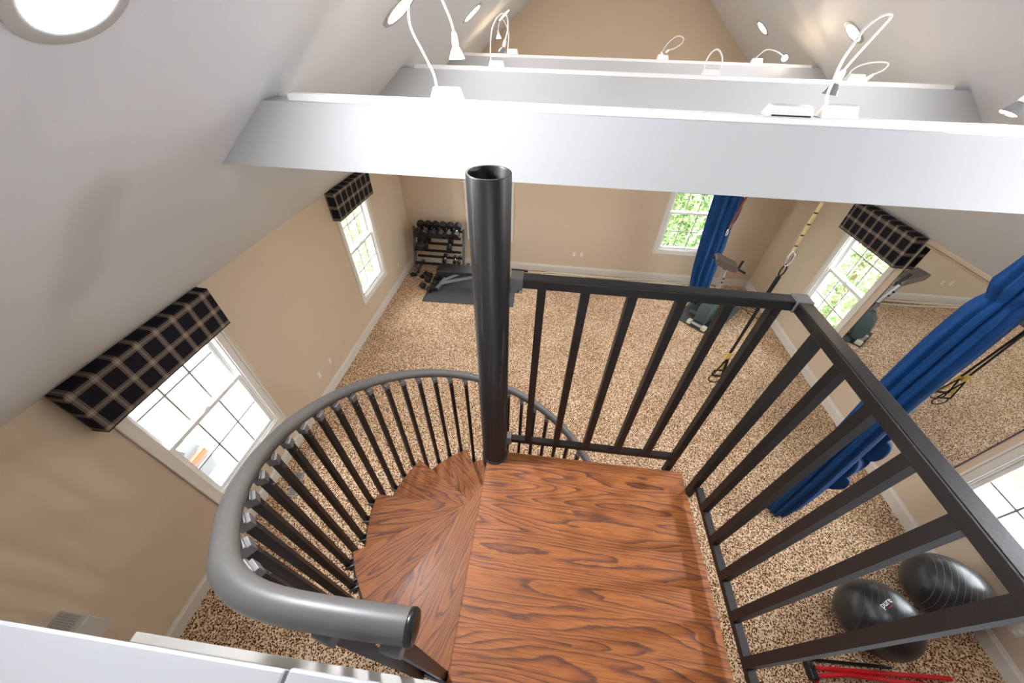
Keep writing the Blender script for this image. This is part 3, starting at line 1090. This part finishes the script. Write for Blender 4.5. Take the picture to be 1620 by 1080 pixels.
m = MB()
m.bar((2.808, 3.945, 1.56), (2.80, 3.93, .70), .034, .008, (0, 1, 0))
m.bar((2.826, 3.955, 1.56), (2.83, 3.965, .64), .034, .008, (0, 1, 0))
m.build('leg_strap', 'black_webbing', tr, merge=False)
m = MB()
m.bar((2.80, 3.93, .70), (2.79, 3.925, .58), .05, .03, (0, 1, 0)); m.bar((2.83, 3.965, .64), (2.83, 3.965, .52), .05, .03, (0, 1, 0))
m.bar((2.785, 3.93, .47), (2.755, 3.915, .34), .035, .012, (0, 1, 0)); m.bar((2.83, 3.965, .44), (2.86, 3.97, .30), .035, .012, (0, 1, 0))
m.build('adjuster', 'yellow_webbing', tr, merge=False)
for dx, dy, zb in ((-.01, -.03, .10), (.03, .02, .17)):
    x, y = 2.80 + dx, 3.93 + dy
    m = MB()
    m.bar((x + .005, y, .60), (x - .075, y - .01, zb + .14), .022, .007, (0, 1, 0))
    m.bar((x + .005, y, .60), (x + .075, y + .01, zb + .14), .022, .007, (0, 1, 0))
    m.tube(catmull([(x - .07, y, zb + .14), (x - .09, y, zb + .06), (x - .04, y, zb), (x + .04, y, zb), (x + .09, y, zb + .06), (x + .07, y, zb + .14)], 5), .009, 6)
    h = m.build('foot_cradle', 'black_webbing', tr, smooth=True, merge=False)
    m = MB().tube([(x - .075, y, zb + .14), (x + .075, y, zb + .14)], .016, 10)
    m.build('handle_grip', 'black_rubber', h, smooth=True)

# ------------------------------------------------------------------ exercise balls
def ball(c, R, axis, label, mt='black_ball_vinyl'):
    r = thing('exercise_ball', (c[0], c[1], 0), label, 'exercise ball', 'black exercise balls')
    m = MB()
    nl, nm = 40, 64
    prof = [(R * math.sin(PI * i / nl), -R * math.cos(PI * i / nl)) for i in range(nl + 1)]
    prof[0] = (0, -R); prof[-1] = (0, R)
    ORG[r] = Vector((0, 0, 0))
    m.lathe(prof, (0, 0, 0), (0, 0, 1), nm)
    o = m.build('shell', mt, r, smooth='all')
    o.location = (0, 0, R + .001)
    o.rotation_euler = Vector(axis).to_track_quat('Z', 'Y').to_euler()
    m = MB().lathe([(.012, 0), (.012, .004), (.007, .006), (0, .006)], (0, 0, R - .002), (0, 0, 1), 14)
    p = m.build('valve_plug', 'plate_white', o, smooth=True)
    return r, o


RB = .298
b1, sh1 = ball((3.29, .985), RB, (.8, -.45, .15), 'black exercise ball with a small white and red mark, nearer the railing')
b2, sh2 = ball((4.085, 1.30), RB, (.85, -.45, .12), 'black exercise ball with pale ridge rings, against the right wall', 'black_ridged_ball_vinyl')


def sphere_text(body, size, center, R, pos_dir, right_dir, material, parent, name, dy=0.0):
    cu = bpy.data.curves.new(name, 'FONT')
    cu.body = body
    cu.size = size
    cu.align_x = 'CENTER'
    cu.resolution_u = 3
    ob = bpy.data.objects.new(name, cu)
    me = bpy.data.meshes.new_from_object(ob)
    n = Vector(pos_dir).normalized()
    rx = (Vector(right_dir) - n * n.dot(Vector(right_dir))).normalized()
    up = n.cross(rx)
    bm = bmesh.new(); bm.from_mesh(me)
    bmesh.ops.triangulate(bm, faces=bm.faces)
    bmesh.ops.subdivide_edges(bm, edges=bm.edges, cuts=1)
    for v in bm.verts:
        q = (n * R + rx * v.co.x + up * (v.co.y + dy)).normalized() * (R + .0012)
        v.co = q + Vector(center) - ORG2[parent]
    bm.to_mesh(me); bm.free()
    bpy.data.objects.remove(ob)
    me.materials.append(MATS[material])
    o = bpy.data.objects.new(name, me)
    COL.objects.link(o)
    o.parent = parent
    return o


ORG2 = {b1: Vector((3.29, .985, 0))}
cb = (3.29, .985, RB + .001)
# facing the landing: printed word and its red underline
nd = Vector((-.28, .12, .95))
rdir = Vector((.80, .52, .3))
sphere_text('pure', .062, cb, RB, nd, rdir, 'logo_white', b1, 'printed_word')
sphere_text('_', .09, cb, RB, nd, rdir, 'logo_red', b1, 'printed_underline', -.006)

# ------------------------------------------------------------------ folding goal
g = thing('folding_goal', (2.72, .45, 0), 'red framed folding goal with a pale net lying on the carpet', 'goal')
m = MB().tube([(2.69, .60, .055), (3.30, .635, .05), (3.88, .67, .045)], .017, 10); m.build('upper_tube', 'red_paint', g, smooth=True)
m = MB().tube([(2.68, .545, .03), (2.95, .585, .075), (3.55, .60, .03), (4.0, .62, .022)], .017, 10); m.build('lower_tube', 'red_paint', g, smooth=True)
m = MB().tube([(2.70, .55, .03), (2.70, -.30, .03), (4.0, -.30, .022), (4.0, .62, .022)], .017, 10); m.build('side_tube', 'red_paint', g, smooth=True)
m = MB().tube([(2.70, .66, .02), (3.1, .675, .02), (3.42, .69, .02)], .013, 8); m.build('back_tube', 'black_plastic', g, smooth=True)
m = MB(); m.box(2.645, 2.70, .515, .64, .005, .085); m.lathe([(.03, 0), (.03, .04), (0, .045)], (2.672, .61, .05), (0, 0, 1), 12)
m.build('corner_joint', 'black_plastic', g, bevel=.006, merge=False)
m = MB()
nx, ny = 30, 18
gp = lambda i, j: (2.72 + 1.26 * i / nx + .01 * math.sin(j * 2.1 + i), .565 - .84 * j / ny + .012 * math.sin(i * 1.7 + j) + .02 * (i / nx), .028 + .012 * math.sin(i * .9) * math.sin(j * .8))
for i in range(nx + 1):
    m.tube([gp(i, j) for j in range(ny + 1)], .0028, 4)
for j in range(ny + 1):
    m.tube([gp(i, j) for i in range(nx + 1)], .0028, 4)
m.build('netting', 'net_cord', g, merge=False)

# ------------------------------------------------------------------ rubber mats
mt = MB().add([(-2.36, 5.40, 0.001), (-.53, 5.47, 0.001), (-.57, 6.52, 0.001), (-2.36, 6.52, 0.001), (-2.36, 5.40, .013), (-.53, 5.47, .013), (-.57, 6.52, .013), (-2.36, 6.52, .013)],
              [(3, 2, 1, 0), (4, 5, 6, 7), (0, 1, 5, 4), (1, 2, 6, 5), (2, 3, 7, 6), (3, 0, 4, 7)]).build('exercise_mat', 'rubber_mat', loc=(-1.45, 5.95, 0))
tag(mt, 'dark grey rubber mat under the weight bench', 'mat')

# ------------------------------------------------------------------ weight bench
wb = thing('weight_bench', (-1.6, 6.0, .013), 'flat weight bench with black pad and silver frame on the mat', 'bench')
m = MB().prism([(-2.20, 6.02), (-2.17, 5.99), (-1.02, 5.99), (-1.0, 6.02), (-1.0, 6.25), (-1.02, 6.28), (-2.17, 6.28), (-2.20, 6.25)], 'xy', .30, .37)
m.build('pad', 'black_vinyl', wb, bevel=.015)
MB().box(-2.17, -1.03, 6.08, 6.19, .275, .30).build('pad_rail', 'silver_paint', wb)
m = MB()
m.bar((-2.13, 5.98, .07), (-1.25, 6.12, .27), .05, .05)
m.build('main_beam', 'silver_paint', wb, bevel=.004)
MB().bar((-2.10, 6.04, .10), (-1.72, 6.12, .27), .05, .04).build('support_strut', 'silver_paint', wb, bevel=.004)
MB().bar((-1.22, 6.12, .27), (-.95, 6.14, .05), .05, .05).build('leg', 'silver_paint', wb, bevel=.004)
MB().bar((-2.17, 5.80, .045), (-2.09, 6.22, .045), .06, .05).build('foot', 'silver_paint', wb, bevel=.004)
MB().bar((-.95, 6.0, .045), (-.95, 6.42, .045), .06, .05).build('foot', 'silver_paint', wb, bevel=.004)
for a in ((-2.18, 5.78, .045), (-2.085, 6.245, .045)):
    MB().box(a[0] - .04, a[0] + .04, a[1] - .025, a[1] + .025, .0135, .08).build('foot_cap', 'black_rubber', wb, bevel=.005)

# ------------------------------------------------------------------ dumbbells
def make_dumbbell(R, L, chrome_heads=False):
    """local: lies along Y, origin at its centre"""
    e = bpy.data.objects.new('hex_dumbbell', None)
    COL.objects.link(e)
    ORG[e] = Vector((0, 0, 0))
    e.empty_display_size = .05
    hl = L * .32
    for s in (-1, 1):
        pts = [(R * math.cos(PI / 6 + PI / 3 * k), R * math.sin(PI / 6 + PI / 3 * k)) for k in range(6)]
        m = MB().prism(pts, 'xz', s * (L / 2 - hl), s * L / 2)
        m.build('head', 'chrome' if chrome_heads else 'black_rubber', e, bevel=R * .14)
    m = MB().tube([(0, -L / 2 + hl, 0), (0, -L * .08, 0), (0, L * .08, 0), (0, L / 2 - hl, 0)], .015, 12, rs=[.013, .0165, .0165, .013])
    m.build('handle', 'chrome', e, smooth=True)
    return e


big = make_dumbbell(.082, .36)
mid_ = make_dumbbell(.066, .30)
small = make_dumbbell(.05, .22)
chr_ = make_dumbbell(.045, .20)
used = set()


def put(proto, loc, rotz, tilt, label, group):
    o = proto if proto.name not in used else copy_tree(proto)
    used.add(proto.name)
    o.location = loc
    o.rotation_euler = (tilt, 0, rotz)
    tag(o, label, 'dumbbell', group)
    return o


# rack: three tilted tiers in the corner
rk = thing('dumbbell_rack', (-2.25, 6.5, 0), 'three tier grey steel dumbbell rack in the far left corner', 'rack')
for x in (-2.78, -1.72):
    m = MB()
    m.bar((x, 6.34, .04), (x, 6.68, .97), .06, .05, (1, 0, 0))
    m.bar((x, 6.28, .03), (x, 6.90, .03), .06, .05, (0, 0, 1))
    m.build('side_frame', 'rack_grey', rk, bevel=.004, merge=False)
    MB().box(x - .035, x + .035, 6.25, 6.30, .0, .06).build('foot_cap', 'black_rubber', rk, bevel=.005)
TIERS = [(6.60, .87), (6.53, .60), (6.45, .33)]
for ty, tz in TIERS:
    m = MB()
    m.bar((-2.75, ty - .10, tz - .03), (-1.75, ty - .10, tz - .03), .055, .02, (0, -.3, 1))
    m.bar((-2.75, ty + .10, tz + .03), (-1.75, ty + .10, tz + .03), .055, .02, (0, -.3, 1))
    m.build('tier_rail', 'black_metal', rk, merge=False)
tl = rad(17)
nm = ['first', 'second', 'third', 'fourth', 'fifth', 'sixth']
for i in range(6):
    put(big, (-2.64 + .158 * i, 6.60, .87 + .095), random.uniform(-.05, .05), tl, '%s black hex dumbbell from the wall on the top tier' % nm[i], 'dumbbells on the top tier')
put(big, (-2.55, 6.40, .765), .1, tl, 'black hex dumbbell crosswise below the top tier near the wall', 'dumbbells on the middle tier')
put(mid_, (-2.66, 6.53, .68), .05, tl, 'black hex dumbbell on the middle tier closest to the wall', 'dumbbells on the middle tier')
put(mid_, (-2.50, 6.53, .68), -.04, tl, 'black hex dumbbell on the middle tier, second from the wall', 'dumbbells on the middle tier')
put(mid_, (-2.00, 6.53, .68), .06, tl, 'lone black hex dumbbell toward the pole end of the middle tier', 'dumbbells on the middle tier')
put(small, (-2.12, 6.45, .395), .0, tl, 'small black hex dumbbell in the middle of the bottom tier', 'dumbbells on the bottom tier')
put(chr_, (-1.90, 6.45, .385), .05, tl, 'small black dumbbell with chrome handle on the bottom tier, left of its twin', 'dumbbells on the bottom tier')
put(chr_, (-1.80, 6.45, .385), -.05, tl, 'small black dumbbell with chrome handle at the pole end of the bottom tier', 'dumbbells on the bottom tier')
# on the floor
put(small, (-2.80, 6.33, .045), -.5, 0, 'small black dumbbell on the carpet against the left baseboard', 'dumbbells on the floor')
put(small, (-2.58, 6.28, .045), -.25, 0, 'small black dumbbell on the carpet in front of the rack', 'dumbbells on the floor')
put(mid_, (-2.34, 6.22, .073), 1.3, 0, 'black hex dumbbell on the mat corner beside the bench pad', 'dumbbells on the floor')
put(mid_, (-2.33, 6.02, .073), 1.15, 0, 'black hex dumbbell beside the silver bench foot, behind another', 'dumbbells on the floor')
put(mid_, (-2.38, 5.79, .073), 1.0, 0, 'black hex dumbbell at the mat edge, nearest the stairs', 'dumbbells on the floor')
# jump rope across the floor
jr = MB().tube(catmull([(-2.78, 6.26, .008), (-2.66, 6.2, .008), (-2.56, 6.17, .008), (-2.46, 6.24, .008), (-2.38, 6.33, .008), (-2.30, 6.34, .018)], 6), .006, 6).build('jump_rope', 'cord_white', smooth='all', loc=(-2.55, 6.2, 0))
tag(jr, 'thin white rope on the carpet between the small dumbbells', 'rope')

# ------------------------------------------------------------------ battle rope along the far wall
rp = thing('battle_rope', (1.5, 6.8, 0), 'long white battle rope piled loosely along the far baseboard', 'rope')


def strand(x0, x1, y, z, amp, ph, dx=.25):
    out = []
    x = x0
    while (x < x1) if x1 > x0 else (x > x1):
        out.append((x, y + amp * math.sin(x * 2.3 + ph), z + .004 * math.sin(x * 5 + ph)))
        x += dx if x1 > x0 else -dx
    return out


path = strand(-.35, 3.5, 6.80, .022, .035, 0) + [(3.62, 6.78, .022), (3.66, 6.72, .022), (3.55, 6.67, .022)] + strand(3.4, .1, 6.70, .022, .045, 1.2) + [(0, 6.70, .025), (-.03, 6.75, .03)] + strand(.15, 2.9, 6.755, .062, .03, 2.1)
MB().tube(catmull(path, 4), .021, 8).build('rope', 'rope_cotton', rp, smooth='all')
MB().tube([(-.35, 6.80, .022), (-.55, 6.83, .022), (-.72, 6.82, .022)], .023, 10).build('end_sleeve', 'black_rubber', rp, smooth=True)

# ------------------------------------------------------------------ elliptical trainer
A = rad(47)
EX, EY = 3.22, 5.66
ca, sa = math.cos(A), math.sin(A)
TE = lambda x, y, z: (EX + x * ca - y * sa, EY + x * sa + y * ca, z)
emat = MB(TE).box(-.47, .95, -.20, .45, .001, .012).build('equipment_mat', 'rubber_mat', loc=(EX, EY, 0))
tag(emat, 'grey rubber mat under the elliptical trainer', 'mat')
el = thing('elliptical_trainer', (EX, EY, .0125), 'dark green grey elliptical trainer with console in the far right corner', 'exercise machine')
m = MB(TE).prism([(-.34, .05), (-.40, .14), (-.41, .30), (-.37, .46), (-.28, .58), (-.15, .62), (-.02, .56), (.10, .42), (.20, .22), (.24, .05)], 'xz', -.10, .10)
m.build('housing', 'housing_green_grey', el, bevel=.02)
m = MB(TE).prism([(-.33, .08), (-.35, .34), (-.24, .53), (-.12, .55), (.0, .42), (.12, .10)], 'xz', .10, .112)
m.build('side_cover', 'console_grey', el, bevel=.004)
m = MB(TE).tube([(-.40, -.14, .05), (-.40, .14, .05)], .035, 12); m.build('front_foot', 'silver_paint', el, smooth=True)
for y in (-.14, .14):
    MB(TE).box(-.45, -.35, y - .04, y + .04, .013, .085).build('foot_cap', 'plate_white', el, bevel=.01)
m = MB(TE).tube([(.80, -.16, .046), (.80, .24, .046)], .032, 12); m.build('rear_foot', 'silver_paint', el, smooth=True)
MB(TE).bar((.18, 0, .09), (.80, 0, .05), .07, .06).build('spine', 'rack_grey', el, bevel=.005)
m = MB().tube([(3.10, 5.55, .56), (3.06, 5.51, .86), (3.01, 5.47, 1.20)], .038, 14); m.build('column', 'silver_paint', el, smooth=True)
m = MB(TE).lathe([(.07, -.05), (.078, 0), (.07, .05)], (-.18, 0, .70), (0, 1, 0), 20); m.build('pivot_cover', 'rack_grey', el, smooth=True)
m = MB()
m.lathe([(.016, 0), (.018, .02), (0, .028)], (3.05, 5.46, 1.02), (0, -1, 0), 10); m.lathe([(.016, 0), (.018, .02), (0, .028)], (3.06, 5.47, .94), (0, -1, 0), 10)
m.build('knob', 'black_plastic', el, smooth=True, merge=False)
# console, slanted, screen side up
m = MB(lambda x, y, z: (2.985 + x * .96 + y * .22, 5.48 - x * .22 + y * .95, 1.29 + z - x * .24))
m.prism([(-.20, .03), (-.17, .075), (.17, .05), (.20, .0), (.17, -.055), (-.16, -.045)], 'xz', -.11, .12)
m.build('console', 'console_grey', el, bevel=.012)
MB().tube(catmull([(3.14, 5.42, 1.24), (3.20, 5.37, 1.24), (3.27, 5.32, 1.22)], 4), .018, 10).build('handlebar', 'black_rubber', el, smooth=True)
MB().tube([(3.17, 5.39, 1.24), (3.15, 5.34, 1.42)], .021, 10).build('grip', 'black_rubber', el, smooth=True)
MB().tube(catmull([(2.83, 5.53, 1.33), (2.79, 5.53, 1.35), (2.75, 5.52, 1.36)], 4), .018, 10).build('handlebar', 'black_rubber', el, smooth=True)
for y, sx in ((-.26, 0.0), (.24, .15)):
    m = MB(TE).prism([(-.30 + sx, .06), (-.24 + sx, .10), (.64 + sx * .5, .16), (.66 + sx * .5, .12), (-.20 + sx, .045)], 'xz', y - .075, y + .075)
    pa = m.build('pedal', 'housing_green_grey', el, bevel=.008)
    MB(TE).bar((-.20 + sx, y + .1 * (1 if y < 0 else -1), .16), (.15, .12 * (1 if y > 0 else -1), .34), .035, .035).build('pedal_arm', 'silver_paint', el)
    MB(TE).box(.60 + sx * .5, .68 + sx * .5, y - .05, y + .03, .15, .19).build('toe_stop', 'plate_white', pa, bevel=.006)
MB().tube(catmull([(3.85, 6.12, .022), (4.02, 6.08, .020), (4.2, 5.98, .006), (4.3, 6.1, .006), (4.15, 6.15, .012), (4.10, 5.95, .010), (4.25, 5.75, .006), (4.36, 5.66, .03), (4.37, 5.64, .25), (4.385, 5.64, .36)], 6), .006, 6).build('power_cord', 'black_rubber', el, smooth='all')

# ------------------------------------------------------------------ wall plates, floor register, wall unit
def plate(T, loc, label, sw=False):
    r = thing('power_outlet', loc, label, 'outlet', 'white wall plates')
    MB(T).box(-.036, .036, -.058, .058, 0, .006).build('cover_plate', 'plate_white', r, bevel=.002)
    m = MB(T)
    for dv in (-.024, .024):
        m.box(-.016, .016, dv - .015, dv + .015, .006, .008)
    m.build('receptacle', 'white_plastic', r, merge=False)


for x, lb in ((.62, 'white outlet plate on the far wall, left one of a pair'), (.785, 'white outlet plate on the far wall, right one of a pair')):
    plate(lambda u, v, w, x=x: (x + u, YB - w, .463 + v), (x, YB, .463), lb)
for y, z, lb in ((2.93, .46, 'white outlet plate on the left wall beside the near window cord'), (3.22, .45, 'white outlet plate on the left wall between the two windows'), (6.03, .40, 'white outlet plate low on the left wall next to the rack')):
    plate(lambda u, v, w, y=y, z=z: (XL + w, y + u, z + v), (XL, y, z), lb)
for y, z, lb in ((1.01, .37, 'white outlet plate on the right wall behind the far ball'), (5.64, .40, 'outlet plate on the right wall with a black plug in it')):
    plate(lambda u, v, w, y=y, z=z: (XR - w, y + u, z + v), (XR, y, z), lb)

rg = thing('floor_register', (-2.74, 1.6, 0), 'grey metal floor register in the carpet beside the left wall', 'vent')
TR = lambda x, y, z: (-2.74 + x * .97 + y * -.2, 1.60 + y, z)
m = MB(TR); m.box(-.055, .055, -.15, .15, .0005, .006); m.build('frame', 'register_grey', rg)
m = MB(TR)
for i in range(13):
    y = -.125 + i * .0208
    m.box(-.042, .042, y - .004, y + .004, .006, .010)
m.build('louvers', 'rack_grey', rg, merge=False)

un = thing('wall_heater', (XL, -.2, 1.0), 'grey console air unit on the left wall, behind the loft half wall', 'air unit')
m = MB().box(XL, -2.785, -.55, .13, 1.02, 1.232); m.build('case', 'unit_grey', un, bevel=.006)
m = MB()
for i in range(46):
    y = .115 - i * .0135
    m.box(XL + .02, -2.83, y - .005, y, 1.232, 1.236)
m.build('grille', 'register_grey', un, merge=False)

# ------------------------------------------------------------------ outside
GZ = -2.8
gd = MB().box(-40, 40, -30, 45, GZ - .2, GZ).build('ground', 'pale_drive')
struct(gd, 'pale driveway and ground outside')


def make_shrub(h, r_, matn, n, seed):
    rnd = random.Random(seed)
    e = bpy.data.objects.new('leafy_shrub', None)
    COL.objects.link(e)
    ORG[e] = Vector((0, 0, 0))
    m = MB()
    for _ in range(n):
        t = rnd.random() ** .8
        zz = .3 + t * (h - .3)
        a = rnd.uniform(0, 2 * PI)
        rr = r_ * (1 - .5 * t ** 2.2) * (0.6 + .4 * rnd.random() ** .5) * (1 + .10 * math.sin(9 * t + 3 * a))
        c = Vector((rr * math.cos(a), rr * math.sin(a), zz))
        u = Vector((rnd.gauss(0, 1), rnd.gauss(0, 1), rnd.gauss(0, .8))).normalized()
        v = u.cross(Vector((rnd.gauss(0, 1), rnd.gauss(0, 1), rnd.gauss(0, 1)))).normalized()
        q = rnd.uniform(.05, .10)
        m.add([tuple(c - u * q), tuple(c + v * q * .45), tuple(c + u * q), tuple(c - v * q * .45)], [(0, 1, 2, 3)])
    m.build('foliage', matn, e, merge=False, normals=False)
    MB().tube([(0, 0, 0), (0, 0, h * .75)], .09, 8, rs=[.12, .04]).build('trunk', 'bark', e)
    return e


SHRUBS = {'g': make_shrub(6.0, 1.14, 'leaf_green', 12000, 1), 'l': make_shrub(6.0, 1.14, 'leaf_light', 12000, 2), 's': make_shrub(4.0, 1.1, 'leaf_light', 5000, 3)}
shrub_used = set()


def shrub(kind, x, y, label, group):
    e = SHRUBS[kind] if kind not in shrub_used else copy_tree(SHRUBS[kind])
    shrub_used.add(kind)
    e.location = (x, y, GZ)
    e.rotation_euler = (0, 0, random.uniform(0, 6.28))
    tag(e, label, 'shrub', group)


for i, (x, y) in enumerate(((-1.9, 10.3), (.6, 10.3), (3.1, 10.3), (5.6, 10.3), (-.6, 12.9), (1.9, 12.9), (4.4, 12.9))):
    shrub('gl'[i % 2], x, y, 'feathery green shrub growing outside the far wall', 'shrubs outside the far wall')
for x, y in ((7.9, 6.7), (8.6, 9.4), (10.6, 5.2), (11.0, 7.9)):
    shrub('l', x, y, 'light green shrub growing outside the right wall', 'shrubs outside the right wall')
for x, y in ((-6.2, 9.3), (-7.8, 11.6)):
    shrub('s', x, y, 'light green shrub growing beside the pale driveway', 'shrubs beside the driveway')

car = thing('car', (-8.0, 1.95, GZ), 'silver grey car with orange tail light parked outside the left window', 'car')
T = lambda x, y, z: (-6.1 - x, 1.95 + y, GZ + z)
prof = [(.02, .32), (0, .55), (.05, .88), (.12, .98), (.55, 1.38), (.85, 1.47), (2.1, 1.47), (2.75, 1.05), (3.9, .90), (4.2, .70), (4.25, .35), (4.1, .25), (.15, .25)]
m = MB(T)
n = len(prof)
sec = []
for s, k in ((-1, .80), (-1, 1.0), (1, 1.0), (1, .80)):
    pass
rows = [(-.87, .0), (-.80, .03), (.80, .03), (.87, .0)]
vs = []
for w, g_ in ((-.86, .06), (-.74, 0), (.74, 0), (.86, .06)):
    for x, z in prof:
        inx = (x - 2.1) * (1 - g_ * .5) + 2.1
        tz = z - (g_ * .7 if z > 1.0 else 0)
        wy = w * (1 - .16 * max(0, z - .95) / .5)
        vs.append((inx, wy, tz))
fs = [(i * n + j, i * n + (j + 1) % n, (i + 1) * n + (j + 1) % n, (i + 1) * n + j) for i in range(3) for j in range(n)]
fs += [tuple(range(n)), tuple(range(4 * n - 1, 3 * n - 1, -1))]
m.add(vs, fs)
m.build('body', 'car_silver', car, smooth=True)
m = MB(T).add([(.13, -.62, 1.00), (.13, .62, 1.00), (.53, .56, 1.375), (.53, -.56, 1.375), (.145, -.62, .985), (.145, .62, .985), (.545, .56, 1.36), (.545, -.56, 1.36)],
              [(0, 1, 2, 3), (7, 6, 5, 4), (0, 4, 5, 1), (1, 5, 6, 2), (2, 6, 7, 3), (3, 7, 4, 0)])
m.build('rear_window', 'car_glass', car)
for s in (-1, 1):
    MB(T).box(-.015, .12, s * .62 - .22, s * .62 + .22, .74, .90).build('tail_light', 'tail_red', car, bevel=.03)
    for x in (.80, 3.45):
        MB(T).lathe([(.16, 0), (.30, .0), (.315, .03), (.315, .17), (.30, .20), (.16, .20)], (x, s * .70 - .1, .315), (0, 1, 0), 24).build('wheel', 'tyre', car, smooth=True)
